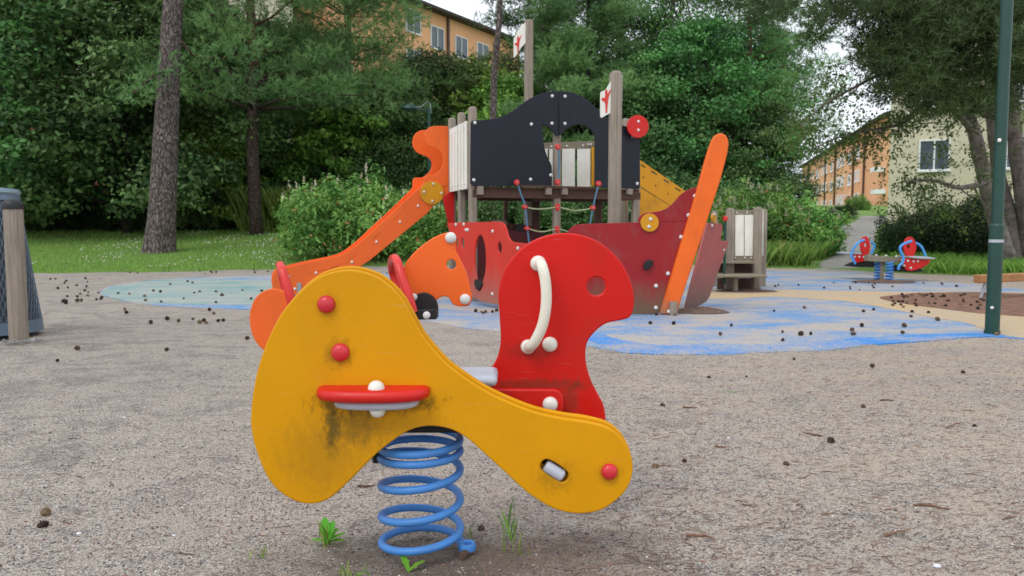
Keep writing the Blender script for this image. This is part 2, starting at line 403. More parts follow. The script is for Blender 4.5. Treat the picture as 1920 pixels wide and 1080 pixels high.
# ------------------------------------------------------------------ GROUND
def gravel_mat():
    b = NB('gravel'); v = b.pos()
    vo = b.n('ShaderNodeTexVoronoi', Scale=260.0); b.l(v, vo.inputs['Vector'])
    sep = b.n('ShaderNodeSeparateColor'); b.l(vo.outputs['Color'], sep.inputs[0])
    g = sep.outputs[0]
    t = b.mix(b.rng(g, .0, .40), s2l((54, 54, 58)), s2l((176, 166, 156)))
    t = b.mix(b.rng(g, .45, .95), t, s2l((212, 198, 182)))
    vo2 = b.n('ShaderNodeTexVoronoi', Scale=120.0); b.l(v, vo2.inputs['Vector']); s2 = b.n('ShaderNodeSeparateColor'); b.l(vo2.outputs['Color'], s2.inputs[0])
    t = b.mix(b.rng(s2.outputs[0], .84, .90, 0, .6), t, s2l((92, 93, 100))); t = b.mix(b.rng(s2.outputs[1], .90, .94, 0, .6), t, s2l((212, 204, 194)))
    t = b.mix(b.rng(sep.outputs[1], .93, .97, 0, .6), t, s2l((176, 130, 104)))
    t = b.mix(b.rng(sep.outputs[2], .965, .985, 0, .9), t, s2l((236, 234, 230)))
    # trodden fines lie over the grit in swirled drifts; darker grit collects between them
    wv = b.n('ShaderNodeTexNoise', Scale=1.1, Detail=3.0); b.l(v, wv.inputs['Vector'])
    ad = b.n('ShaderNodeMix', _data_type='RGBA', _blend_type='ADD'); ad.inputs[0].default_value = .9; b.l(v, ad.inputs[6]); b.l(wv.outputs['Color'], ad.inputs[7])
    fines = b.noise(b.scaled(ad.outputs[2], (1.3, 2.0, 1)), 2.3, 9, .74)
    xs = b.n('ShaderNodeSeparateXYZ'); b.l(v, xs.inputs[0]); right = b.rng(xs.outputs[0], -2.0, 2.6)
    f2 = b.math('ADD', fines, b.rng(xs.outputs[0], -2.5, 2.5, -.05, .06))
    sand = b.mix(right, s2l((188, 178, 166)), s2l((202, 180, 156)))
    t = b.mix(b.rng(f2, .46, .68, 0, .56), t, sand)
    t = b.mix(b.rng(f2, .36, .46, .34, 0), t, s2l((84, 84, 88)))
    t = b.mix(b.rng(b.noise(v, .55, 4), .42, .66, 0, .16), t, s2l((126, 124, 124)))
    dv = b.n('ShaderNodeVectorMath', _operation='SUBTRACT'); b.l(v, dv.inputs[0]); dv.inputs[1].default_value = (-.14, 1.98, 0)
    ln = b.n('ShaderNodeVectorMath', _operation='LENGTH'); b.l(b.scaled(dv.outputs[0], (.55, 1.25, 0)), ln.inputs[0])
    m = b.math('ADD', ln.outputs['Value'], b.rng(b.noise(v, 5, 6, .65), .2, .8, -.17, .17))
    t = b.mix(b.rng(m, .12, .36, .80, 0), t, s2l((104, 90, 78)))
    b.color(t); b.rough(.95); b.b.inputs['Specular IOR Level'].default_value = .2
    h = b.math('ADD', b.math('MULTIPLY', vo.outputs['Distance'], -1.1), b.math('MULTIPLY', b.noise(v, 9, 8, .72), 4.5))
    h = b.math('ADD', h, b.math('MULTIPLY', fines, 3.0))
    b.bump(h, .8, .006); return b.m
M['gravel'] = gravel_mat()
def grid(name, xs, ys, zf, mat, kind='structure'):
    V = [(x, y, zf(x, y)) for y in ys for x in xs]; nx = len(xs)
    Fq = [(j * nx + i, j * nx + i + 1, (j + 1) * nx + i + 1, (j + 1) * nx + i) for j in range(len(ys) - 1) for i in range(nx - 1)]
    me = mesh_np(name, V, Fq, mat, smooth=True)
    o = link(bpy.data.objects.new(name, me), None, Matrix.Identity(4)); o['kind'] = kind; return o
def spaced(a, b, n, p):
    return [a + (b - a) * ((i / n) ** p) for i in range(n + 1)]
_xx = [.028 * i for i in range(75)] + spaced(2.1, 400, 70, 2.8)
xs = sorted(set([-x for x in _xx] + _xx))
ys = [-60, -30, -15, -8, -4, -2, -1, -.5, 0, .4, .8] + [1.1 + .028 * i for i in range(125)] + spaced(4.62, 700, 150, 2.5)
def gfine(x, y):
    z = gz(x, y)
    if y < 12: z += (noise.noise((x * 1.7, y * 1.7, 0)) * .010 + noise.noise((x * 5, y * 5, 3)) * .006 + noise.noise((x * 13, y * 13, 7)) * .0042 + noise.noise((x * 31, y * 31, 7)) * .0016) * (1 - .75 * sstep(3.4, 4.8, y))
    return z - (0.014 if y > 4.6 else .014 * sstep(3.2, 4.6, y))
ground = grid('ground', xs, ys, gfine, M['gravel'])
def gsurf(x, y): return gfine(x, y)

def sheet(name, pts, z, mat, kind='structure', n=5, rag=.05):
    P = catmull(pts, n * 4) if n > 1 else pts
    G = [onG(x, y) for x, y in P]
    G = [q + Vector((noise.noise((q.x * 2.1, q.y * 2.1, z * 900)), noise.noise((q.x * 2.1, q.y * 2.1, z * 900 + 9)), 0)) * rag + Vector((noise.noise((q.x * 14, q.y * 14, 3)), noise.noise((q.x * 14, q.y * 14, 8)), 0)) * rag * .45 for q in G]
    cu = bpy.data.curves.new(name, 'CURVE'); cu.dimensions = '2D'; cu.fill_mode = 'BOTH'; cu.extrude = .006
    s_ = cu.splines.new('POLY'); s_.points.add(len(G) - 1); s_.use_cyclic_u = True
    for p, q in zip(s_.points, G): p.co = (q.x, q.y, 0, 1)
    tmp = bpy.data.objects.new('tmp', cu); me = bpy.data.meshes.new_from_object(tmp); bpy.data.objects.remove(tmp); bpy.data.curves.remove(cu)
    me.materials.clear(); me.materials.append(mat); me.name = name
    o = link(bpy.data.objects.new(name, me), None, Matrix.Translation((0, 0, z - .006))); o['kind'] = kind; return o
def rubber_mat(name, rgb, dust=.5, sand=(184, 172, 158), seed=0., stretch=(.8, 2.6, 1)):
    b = NB(name); v = b.pos(); c = s2l(rgb)
    mpn = b.n('ShaderNodeMapping'); b.l(v, mpn.inputs[0]); mpn.inputs['Scale'].default_value = stretch; mpn.inputs['Location'].default_value = (seed, seed, 0)
    vo = b.n('ShaderNodeTexVoronoi', Scale=160.0); b.l(v, vo.inputs['Vector']); sep = b.n('ShaderNodeSeparateColor'); b.l(vo.outputs['Color'], sep.inputs[0])
    t = b.mix(b.rng(sep.outputs[0], 0, 1), tuple(x * .75 for x in c), tuple(min(1, x * 1.2) for x in c))
    d = b.noise(mpn.outputs[0], 1.1, 9, .68)
    d = b.math('ADD', d, b.rng(b.noise(v, 24, 5, .75), .2, .8, -.07, .07))
    d = b.math('ADD', d, b.rng(sep.outputs[1], 0, 1, -.12, .12))          # dust sits between single granules
    sg = b.mix(b.rng(sep.outputs[2], 0, 1), tuple(x * .72 for x in s2l(sand)), tuple(min(1, x * 1.12) for x in s2l(sand)))
    t = b.mix(b.rng(d, dust - .045, dust + .05, 0, .93), t, sg)
    b.color(t); b.rough(.95); b.bump(vo.outputs['Distance'], .3, .003); return b.m
M['rub_blue'] = rubber_mat('blue_rubber', (76, 140, 198), .45, stretch=(1.1, 1.7, 1))
M['rub_edge'] = rubber_mat('clean_blue_rubber', (58, 134, 206), .52, seed=3, stretch=(1, 1.2, 1))
M['rub_green'] = rubber_mat('green_rubber', (98, 150, 152), .45, sand=(170, 174, 166), seed=7, stretch=(.8, 1.4, 1))
M['rub_beige'] = rubber_mat('beige_rubber', (196, 166, 122), .48, stretch=(.8, 1.3, 1), sand=(188, 172, 152), seed=11)
M['mulch'] = plain('bark_mulch', (124, 90, 72), .95, var=.55, scale=9, bump=.9)
BLUE = [(188, 548), (235, 563), (330, 573), (450, 578), (600, 582), (760, 594), (860, 611), (960, 622), (1050, 636), (1160, 655), (1250, 661), (1340, 663), (1450, 658), (1560, 651),
        (1680, 641), (1780, 633), (1860, 629), (1990, 634), (2080, 600), (2060, 556), (1920, 542), (1800, 530), (1700, 522), (1560, 508), (1400, 504), (1200, 504), (900, 508), (700, 512), (520, 516), (400, 518), (290, 524), (215, 534)]
tag(sheet('blue_rubber_surface', BLUE, -.0075, M['rub_blue']), 'worn blue rubber safety surface dusted with sand round the play ship')
EDGE = [(1100, 630), (1160, 655), (1250, 661), (1340, 663), (1450, 658), (1560, 651), (1680, 641), (1780, 633), (1860, 629), (1905, 631), (1860, 625), (1780, 624), (1700, 626), (1600, 633), (1480, 642), (1380, 650), (1300, 650), (1200, 642), (1110, 622)]
sheet('blue_rubber_rim', EDGE, -.0045, M['rub_edge'], rag=.09)
BEI = [(1340, 560), (1460, 556), (1600, 566), (1700, 585), (1800, 603), (1850, 618), (1900, 630), (2000, 632), (2080, 600), (2060, 558), (1920, 549), (1800, 547), (1680, 546), (1560, 545), (1440, 543), (1340, 545), (1290, 552)]
sheet('beige_rubber_surface', BEI, -.004, M['rub_beige'])
sheet('green_rubber_surface', [(192, 548), (240, 563), (320, 569), (420, 570), (520, 571), (600, 570), (640, 545), (560, 528), (430, 523), (320, 523), (230, 533)], -.0045, M['rub_green'])
tag(sheet('mulch_bed', [(1652, 558), (1690, 568), (1780, 580), (1870, 590), (2000, 594), (2090, 575), (2000, 556), (1850, 548), (1730, 549), (1670, 553)], -.001, M['mulch']), 'brown bark mulch bed beside the beige rubber')

# lawn: a second sheet over the ground beyond the playground's edge
def lawn_mat():
    b = NB('lawn'); v = b.pos()
    t = b.mix(b.rng(b.noise(v, 26, 6, .7), .25, .75), s2l((76, 108, 44)), s2l((132, 166, 72)))
    t = b.mix(b.rng(b.noise(v, .55, 4), .55, .72, 0, .5), t, s2l((128, 122, 76)))
    b.color(t); b.rough(.95); b.bump(b.noise(v, 45, 5, .7), .8, .05); return b.m
M['lawn'] = lawn_mat()
def lawn_edge(x):
    pts = [(-30, 14.5), (-11, 15.2), (-7.5, 15.9), (-5, 16.5), (-3.5, 17.1), (0, 17.6), (4, 17.4), (6.2, 16.9), (6.8, 16.6), (7.4, 15.9), (9.0, 14.4), (12, 13.0), (20, 12), (40, 12)]
    for (a, ya), (b_, yb) in zip(pts, pts[1:]):
        if a <= x <= b_: y = ya + (yb - ya) * (x - a) / (b_ - a); break
    else: y = 14
    return y + .22 * noise.noise((x * 1.3, 0, 5)) + .10 * noise.noise((x * 5, 0, 9))
def lawn_sheet():
    xs_ = sorted(set([-120, -80, -55, -40] + [-30 + .3 * i for i in range(234)] + [45, 60, 90, 130]))
    V = []; rows = [0, .15, .4, .8, 1.3, 2, 3, 4.2, 5.6, 7.2, 9, 11, 13.5, 16, 20, 26, 34, 44, 58, 75, 100, 150, 260, 420]
    for r in rows:
        for x in xs_:
            y = lawn_edge(x) + r; V.append((x, y, gfine(x, y) + (.0 if r == 0 else .022)))
    nx = len(xs_); Fq = [(j * nx + i, j * nx + i + 1, (j + 1) * nx + i + 1, (j + 1) * nx + i) for j in range(len(rows) - 1) for i in range(nx - 1)]
    o = link(bpy.data.objects.new('lawn', mesh_np('lawn', V, Fq, M['lawn'], smooth=True)), None, Matrix.Identity(4)); o['kind'] = 'structure'
lawn_sheet()
M['path'] = plain('path_asphalt', (146, 142, 136), .85, var=.14, scale=3, bump=.2)
PATH = [(6.45, 15.2, .75), (7.3, 17.5, .62), (8.65, 20, .6), (10.46, 24, .62), (12.8, 29, .65), (14.8, 34, 1.1), (16.9, 38, 1.0), (19.5, 43, 1.0), (23, 50, 1.2)]
def path_sheet():
    P = catmull([p for p in PATH], 6, closed=False); V = []
    for i, (x, y, w) in enumerate(P):
        a = P[max(0, i - 1)]; b = P[min(len(P) - 1, i + 1)]; d = Vector((b[0] - a[0], b[1] - a[1])).normalized(); n = Vector((d.y, -d.x))
        for k in (-1, -.5, 0, .5, 1):
            X, Y = x + n.x * w * k, y + n.y * w * k; V.append((X, Y, gfine(X, Y) + ((.006 + .040 * sstep(16, 18, Y)) if abs(k) < 1 else -.004)))
    Fq = [(j * 5 + i, j * 5 + i + 1, (j + 1) * 5 + i + 1, (j + 1) * 5 + i) for j in range(len(P) - 1) for i in range(4)]
    o = link(bpy.data.objects.new('path', mesh_np('path', V, Fq, M['path'], smooth=True)), None, Matrix.Identity(4)); o['kind'] = 'structure'
path_sheet()
def near_path(x, y, m=.2):
    best = 9
    for (x0, y0, w0), (x1, y1, w1) in zip(PATH, PATH[1:]):
        if y0 - 1 <= y <= y1 + 1:
            t = min(1, max(0, (y - y0) / (y1 - y0))); best = min(best, abs(x - (x0 + (x1 - x0) * t)) - (w0 + (w1 - w0) * t))
    return best < m

# ------------------------------------------------------------------ grit, grass
rs = np.random.RandomState(4)
def mesh_obj(name, me, parent=None, Mx=None): return link(bpy.data.objects.new(name, me), parent, Mx or Matrix.Identity(4))
def grit():
    n = 26000; d = 1.35 + 4.0 * rs.rand(n) ** 1.7; u = (rs.rand(n) - .5) * 1.5; x = u * d; y = d
    s = .0012 + .0030 * rs.rand(n) ** 4
    z = np.array([gsurf(a, b) for a, b in zip(x, y)])
    base = np.array([(1, 0, 0), (0, 1, 0), (-1, 0, 0), (0, -1, 0), (0, 0, .8), (0, 0, -.8)]); a = rs.rand(n) * 6.28
    ca, sa = np.cos(a), np.sin(a); V = np.zeros((n, 6, 3)); st = 1 + rs.rand(n) * .8
    for k, (bx, by, bz) in enumerate(base):
        V[:, k, 0] = x + (bx * ca * st - by * sa) * s; V[:, k, 1] = y + (bx * sa * st + by * ca) * s; V[:, k, 2] = z + (bz + .5) * s
    f = np.array([(0, 1, 4), (1, 2, 4), (2, 3, 4), (3, 0, 4), (1, 0, 5), (2, 1, 5), (3, 2, 5), (0, 3, 5)])
    Fa = (np.arange(n)[:, None, None] * 6 + f[None]).reshape(-1, 3); tone = np.repeat(rs.rand(n), 8)
    b = NB('grit_stone'); at = b.n('ShaderNodeAttribute', _attribute_name='tone')
    cr = b.n('ShaderNodeValToRGB'); b.l(at.outputs['Fac'], cr.inputs[0]); e = cr.color_ramp; e.interpolation = 'CONSTANT'
    e.elements[0].color = (*s2l((84, 86, 94)), 1); e.elements[1].position = .3; e.elements[1].color = (*s2l((146, 136, 130)), 1)
    for p_, c_ in ((.62, (182, 166, 152)), (.86, (160, 112, 92)), (.95, (222, 220, 216))): q = e.elements.new(p_); q.color = (*s2l(c_), 1)
    b.color(cr.outputs[0]); b.rough(.85)
    o = mesh_obj('grit', mesh_np('grit', V.reshape(-1, 3), Fa, b.m, tone)); tag(o, 'loose small grey and pinkish stones strewn over the gravel', 'gravel', kind='stuff')
grit()
def blades(name, P, h, w, mat, lean=.35, label=None, cat='grass', seed=1, obj=True):
    r = np.random.RandomState(seed); n = len(P); a = r.rand(n) * 6.28; hh = h * (.5 + r.rand(n)); ww = w * (.7 + .6 * r.rand(n))
    dx, dy = np.cos(a), np.sin(a); la = r.rand(n) * 6.28; le = lean * hh * r.rand(n) * 1.6
    V = np.zeros((n, 4, 3)); P = np.asarray(P)
    V[:, 0] = P - np.stack([dx * ww, dy * ww, 0 * dx], 1) / 2; V[:, 1] = P + np.stack([dx * ww, dy * ww, 0 * dx], 1) / 2
    mid = P + np.stack([np.cos(la) * le * .35, np.sin(la) * le * .35, hh * .6], 1)
    V[:, 2] = mid + np.stack([dx * ww, dy * ww, 0 * dx], 1) * .35
    V[:, 3] = P + np.stack([np.cos(la) * le, np.sin(la) * le, hh], 1)
    Fa = (np.arange(n)[:, None] * 4 + np.array([0, 1, 2, 3])[None])
    me = mesh_np(name, V.reshape(-1, 3), Fa, mat, r.rand(n))
    if not obj: return me
    return tag(mesh_obj(name, me), label, cat, kind='stuff')
def scatter(n, fx, fy, ok, r, dz=0):
    out = []
    while len(out) < n:
        y = fy(r.rand()); x = fx(r.rand(), y)
        if ok(x, y): out.append((x, y, gfine(x, y) + dz))
    return out
r1 = np.random.RandomState(11)
P = scatter(78000, lambda a, y: (a - .5) * 1.62 * y, lambda a: 13.2 + 22 * a ** 1.5, lambda x, y: y > lawn_edge(x) + .02 and not near_path(x, y, -.05), r1)
blades('lawn_grass', P, .075, .016, M['grass'], label='short green lawn grass beyond the gravel', seed=3)
P = scatter(800, lambda a, y: -11 + 10.5 * a, lambda a: 16.4 + 9 * a, lambda x, y: y > lawn_edge(x) + .4 and noise.noise((x * .8, y * .55, 2)) > .08, r1, .06)
def clover(P):
    V = []; Fa = []; n = len(P); P = np.array(P); s = .011 + .008 * r1.rand(n)
    oct_ = np.array([(1, 0, 0), (0, 1, 0), (-1, 0, 0), (0, -1, 0), (0, 0, 1), (0, 0, -1)])
    V = P[:, None] + oct_[None] * s[:, None, None]; f = np.array([(0, 1, 4), (1, 2, 4), (2, 3, 4), (3, 0, 4), (1, 0, 5), (2, 1, 5), (3, 2, 5), (0, 3, 5)])
    return V.reshape(-1, 3), (np.arange(n)[:, None, None] * 6 + f[None]).reshape(-1, 3)
cv, cf = clover(P); tag(mesh_obj('clover_flowers', mesh_np('clover_flowers', cv, cf, M['clover'])), 'tiny white clover flowers dotted over the left lawn', 'flowers', kind='stuff')
def in_px(x, y, z, x0, x1):
    px = CXP + F * x / y; return x0 < px < x1
P = scatter(15000, lambda a, y: (.27 + .19 * a) * y, lambda a: 17.2 + 5 * a, lambda x, y: y > lawn_edge(x) + .1 and not near_path(x, y, .05) and x / y < .43 - .004 * (y - 17), r1)
blades('tall_grass', P, .36, .016, M['tall_grass'], lean=.5, label='tall uncut grass at the foot of the flowering shrub on the right', seed=5)
P = scatter(9000, lambda a, y: (.475 + .19 * a) * y, lambda a: 14.3 + 4.0 * a, lambda x, y: y > lawn_edge(x) + .1, r1)
blades('verge_grass', P, .20, .014, M['grass'], lean=.5, label='rough grass under the dark hedge behind the seesaw', seed=6)
P = scatter(5000, lambda a, y: (-.345 + .09 * a) * y, lambda a: 25.5 + 2 * a, lambda x, y: True, r1)
blades('dry_grass', P, 1.0, .028, M['tall_grass'], lean=.35, label='tall pale dry grass stems beside the rusty pine trunk', seed=7)

# ------------------------------------------------------------------ BUILDINGS
def wall_mat(name, rgb): 
    b = NB(name); v = b.pos(); c = s2l(rgb)
    t = b.mix(b.rng(b.noise(v, .35, 6), .3, .7), tuple(x * .88 for x in c), tuple(min(1, x * 1.06) for x in c))
    b.color(t); b.rough(.9); b.bump(b.noise(v, 30, 4), .3, .01); return b.m
M['w_orange'] = wall_mat('orange_render', (228, 172, 128)); M['w_cream'] = wall_mat('cream_render', (206, 199, 174))
M['w_brown'] = wall_mat('brown_render', (128, 84, 70)); M['roof'] = wall_mat('roof_metal', (62, 52, 50)); M['chimney'] = wall_mat('chimney_brick', (140, 84, 62))
M['pipe_brown'] = plain('brown_downpipe', (84, 58, 48), .5); M['w_white'] = plain('white_frame', (228, 230, 230), .5)
gb = NB('window_glass'); gb.color(s2l((60, 72, 84))); gb.rough(.06); gb.b.inputs['Specular IOR Level'].default_value = .8; M['glass'] = gb.m
M['door'] = plain('wood_door', (150, 96, 52), .5)
class Facade:
    def __init__(s, A, B, z0, z1, depth, mat, root, side=1):
        s.A = Vector((A[0], A[1], 0)); s.d = Vector((B[0] - A[0], B[1] - A[1], 0)); s.len = s.d.length; s.d.normalize()
        s.n = Vector((s.d.y, -s.d.x, 0)) * side; s.root = root; s.rz = math.atan2(s.d.y, s.d.x)
        b = MB(); c = s.A + s.d * s.len / 2 - s.n * depth / 2 + Vector((0, 0, (z0 + z1) / 2))
        b.box(c, (s.len, depth, z1 - z0), s.rz); b.build('wall', mat, root, smooth=False)
        s.z0, s.z1, s.depth = z0, z1, depth
    def at(s, t, z, out=0): return s.A + s.d * t + s.n * out + Vector((0, 0, z))
    def tpx(s, px):   # distance along the wall where column px meets it
        k = (px - CXP) / F; return (k * s.A.y - s.A.x) / (s.d.x - k * s.d.y)
    def zpx(s, t, py): p = s.at(t, 0); return CAMZ + (430 - py) * p.y / F
    def window(s, t, z, w, h, mull=1, fw=.07):
        f = MB()
        for a, b_, ww, hh in ((t, z + h / 2 - fw / 2, w, fw), (t, z - h / 2 + fw / 2, w, fw), (t - w / 2 + fw / 2, z, fw, h - 2 * fw), (t + w / 2 - fw / 2, z, fw, h - 2 * fw)) + tuple((t - w / 2 + w * (k + 1) / (mull + 1), z, fw, h - 2 * fw) for k in range(mull)):
            f.box(s.at(a, b_, .05), (ww, .10, hh), s.rz)
        fr = f.build('window', M['w_white'], s.root, smooth=False)
        g = MB(); g.box(s.at(t, z, .02), (w - .02, .05, h - .02), s.rz); g.build('pane', M['glass'], fr, smooth=False)
        g = MB(); g.box(s.at(t, z - h / 2 - .03, .09), (w + .12, .20, .05), s.rz); g.build('sill', M['w_white'], fr, smooth=False)
    def pipe(s, t, w=.12):
        b = MB(); b.tube([s.at(t, s.z0, .12), s.at(t, s.z1, .12)], w, 8); b.build('downpipe', M['pipe_brown'], s.root)
    def roof(s, h=1.6, over=.6):
        b = MB(); L_, D = s.len / 2 + over, s.depth / 2 + over; c = s.A + s.d * s.len / 2 - s.n * s.depth / 2
        R = Matrix.Rotation(s.rz, 3, 'Z')
        vs = [c + R @ Vector(q) + Vector((0, 0, s.z1)) for q in ((-L_, -D, 0), (L_, -D, 0), (L_, D, 0), (-L_, D, 0), (-L_, -D, .22), (L_, -D, .22), (L_, D, .22), (-L_, D, .22), (-L_ + 1, 0, h), (L_ - 1, 0, h))]
        b.add(vs, [(3, 2, 1, 0), (0, 1, 5, 4), (1, 2, 6, 5), (2, 3, 7, 6), (3, 0, 4, 7), (4, 5, 9, 8), (6, 7, 8, 9), (5, 6, 9), (7, 4, 8)])
        return b.build('roof', M['roof'], s.root, smooth=False)
# long orange block up the path
r_ = empty('apartment_building', (40, 85, 3.3), 'long orange three-storey apartment block up the path, rows of white windows and brown downpipes', 'building')
fa = Facade((40.0, 85), (40 + .239 * 72, 157), 2.5, 12.9, 11, M['w_orange'], r_, side=-1)
rf = fa.roof(2.2, .7)
for px in (1507, 1529, 1555, 1588):
    t = fa.tpx(px)
    for z in (4.6, 7.4, 10.2):
        if px == 1588 and z < 5: continue
        fa.window(t, z, 2.1 if px > 1550 else 2.8, 1.45, 1, .17)
for px in (1516, 1521, 1537, 1541, 1545.5, 1566, 1569.5, 1573.5, 1577.5, 1600, 1605):
    t = fa.tpx(px)
    for z in (4.7, 7.6, 10.4): fa.window(t, z, .9, 1.5, 0, .2)
for px in (1513, 1544, 1562, 1596, 1616): fa.pipe(fa.tpx(px), .14)
b = MB(); b.box(fa.at(fa.tpx(1588), 4.0, .1), (1.5, .14, 2.3), fa.rz); b.build('door', M['door'], r_, smooth=False)
b = MB(); b.box(fa.at(fa.tpx(1588), 5.35, .7), (2.2, 1.3, .14), fa.rz); b.build('porch_roof', M['w_white'], r_, smooth=False)
for px, z in ((1651, 7.3), (1653, 4.9)):
    b = MB(); b.box(fa.at(fa.tpx(px), z, .6), (1.6, 1.2, .5), fa.rz); b.build('balcony', M['w_white'], r_, smooth=False)
for t in (52, 66):
    b = MB(); b.box(fa.at(t, 15.2, -4.5), (1.6, 1.2, 2.6), fa.rz); b.build('chimney', M['chimney'], rf, smooth=False)
# cream block right
r_ = empty('apartment_building', (19, 38, 2), 'pale cream rendered apartment block behind the birches on the right', 'building')
fb = Facade((18.0, 38), (40, 27.6), .5, 14.5, 12, M['w_cream'], r_)
fb.roof(2, .5)
for px, w in ((1744, 1.3), (1905, 1.2), (2010, 1.3)):
    for z in (4.25, 7.2, 10.1, 12.9): fb.window(fb.tpx(px), z + .05, w, 1.45, 1)
for z in (7.0, 9.9):
    b = MB(); b.box(fb.at(fb.tpx(1905), z - .9, .5), (2.6, 1.0, .14), fb.rz); b.build('balcony_slab', M['w_white'], r_, smooth=False)
    b = MB()
    for k in range(9): b.box(fb.at(fb.tpx(1905) - 1.25 + k * .3125, z - .35, .97), (.04, .04, 1.0), fb.rz)
    b.box(fb.at(fb.tpx(1905), z + .18, .97), (2.6, .06, .06), fb.rz); b.build('balcony_railing', M['w_white'], r_, smooth=False)
# orange block above the centre trees
r_ = empty('apartment_building', (-4, 64, 6), 'orange apartment block showing high above the trees left of the first mast', 'building')
d0 = Vector((.52, .854)); A_ = Vector((-7.1, 60)) - d0 * 9
fc = Facade((A_.x, A_.y), (A_.x + d0.x * 24, A_.y + d0.y * 24), 4, 17.4, 11, M['w_orange'], r_)
fc.roof(2.4, .8)
for px, py in ((778, 50), (822, 80), (866, 97), (905, 108)):
    t = fc.tpx(px); z = fc.zpx(t, py)
    for k in range(3): fc.window(t, z - k * 2.9, 1.7, 1.7, 1)
fc.pipe(fc.tpx(841), .12)
t = fc.tpx(868)
for z in (12.9,):
    b = MB(); b.box(fc.at(t, z, .5), (2.4, 1.0, .14), fc.rz); b.build('balcony_slab', M['w_white'], r_, smooth=False)
    b = MB()
    for k in range(9): b.box(fc.at(t - 1.15 + k * .2875, z + .55, .97), (.05, .05, 1.0), fc.rz)
    b.box(fc.at(t, z + 1.08, .97), (2.4, .06, .06), fc.rz); b.build('balcony_railing', M['w_white'], r_, smooth=False)
# building behind the maples
r_ = empty('apartment_building', (-22, 42, 3), 'cream and brown apartment block glimpsed behind the maples at the far left', 'building')
fd = Facade((-34, 40), (-12.5, 46), 1.5, 15.5, 11, M['w_cream'], r_)
fd.roof(2, .5)
b = MB(); b.box(fd.at(11, 2.9, .06), (22.3, .12, 3.0), fd.rz); b.build('plinth', M['w_brown'], r_, smooth=False)
for t0, t1 in ((0.5, 4.5), (8, 11)):
    b = MB(); b.box(fd.at((t0 + t1) / 2, 9.9, .05), (t1 - t0, .1, 11.0), fd.rz); b.build('render_panel', M['w_brown'], r_, smooth=False)
for t in (6, 13, 17.5):
    for z in (6.2, 9.1, 12): fd.window(t, z, 1.4, 1.5, 1)

# ------------------------------------------------------------------ VEGETATION
def leafcloud(clumps, dens, size, r, droop=.0, aspect=.62, shell=.5, flat=0.):
    """clumps rows: x y z rx ry rz ; returns V, F, tone of folded leaf quads"""
    C = np.asarray(clumps, float); cnt = np.maximum(3, (dens * (C[:, 3] * C[:, 5] + C[:, 3] * C[:, 4]) / 2).astype(int))
    idx = np.repeat(np.arange(len(C)), cnt); n = len(idx)
    d = r.normal(size=(n, 3)); d /= np.linalg.norm(d, axis=1)[:, None]
    rr = (shell + (1 - shell) * r.rand(n)) * (1 + .25 * r.normal(size=n)); p = C[idx, :3] + d * C[idx, 3:6] * rr[:, None]
    nr = d * .6 + r.normal(size=(n, 3)) * .6 + np.array([0, 0, .6]); nr /= np.linalg.norm(nr, axis=1)[:, None]
    a = r.normal(size=(n, 3)); a[:, 2] -= droop; a -= nr * (a * nr).sum(1)[:, None]; a /= np.linalg.norm(a, axis=1)[:, None]
    b = np.cross(nr, a); s = size * (.6 + .8 * r.rand(n)); s = s[:, None]
    V = np.stack([p - a * s * .5, p + b * s * aspect * .5, p + a * s * .5, p - b * s * aspect * .5], 1)
    Fa = np.arange(n)[:, None] * 4 + np.arange(4)[None]
    ct = r.rand(len(C)); tone = np.clip(ct[idx] * .62 + r.rand(n) * .5 - .08, 0, .92); tone[r.rand(n) < .03] = 1
    return V.reshape(-1, 3), Fa, tone
def needlecloud(clumps, dens, length, width, r, k=8):
    C = np.asarray(clumps, float); cnt = np.maximum(2, (dens * (C[:, 3] * C[:, 5] + C[:, 3] * C[:, 4]) / 2).astype(int))
    idx = np.repeat(np.arange(len(C)), cnt); n = len(idx)
    d = r.normal(size=(n, 3)); d /= np.linalg.norm(d, axis=1)[:, None]
    p = C[idx, :3] + d * C[idx, 3:6] * (.35 + .7 * r.rand(n))[:, None]
    ax = d * .9 + np.array([0, 0, .45]) + r.normal(size=(n, 3)) * .35; ax /= np.linalg.norm(ax, axis=1)[:, None]
    p = np.repeat(p, k, 0); ax = np.repeat(ax, k, 0); m = n * k
    p = p + ax * (r.rand(m)[:, None] - .5) * length * 1.1
    bd = ax * .75 + r.normal(size=(m, 3)) * .62; bd /= np.linalg.norm(bd, axis=1)[:, None]
    sd_ = np.cross(bd, r.normal(size=(m, 3))); sd_ /= np.linalg.norm(sd_, axis=1)[:, None]
    ln = length * (.7 + .6 * r.rand(m))[:, None]
    V = np.stack([p - sd_ * width / 2, p + sd_ * width / 2, p + bd * ln], 1)
    ct = r.rand(len(C)); tone = np.clip(np.repeat(ct[idx] * .5 + r.rand(n) * .3, k) + r.rand(m) * .25, 0, .92)
    return V.reshape(-1, 3), np.arange(m)[:, None] * 3 + np.arange(3)[None], tone

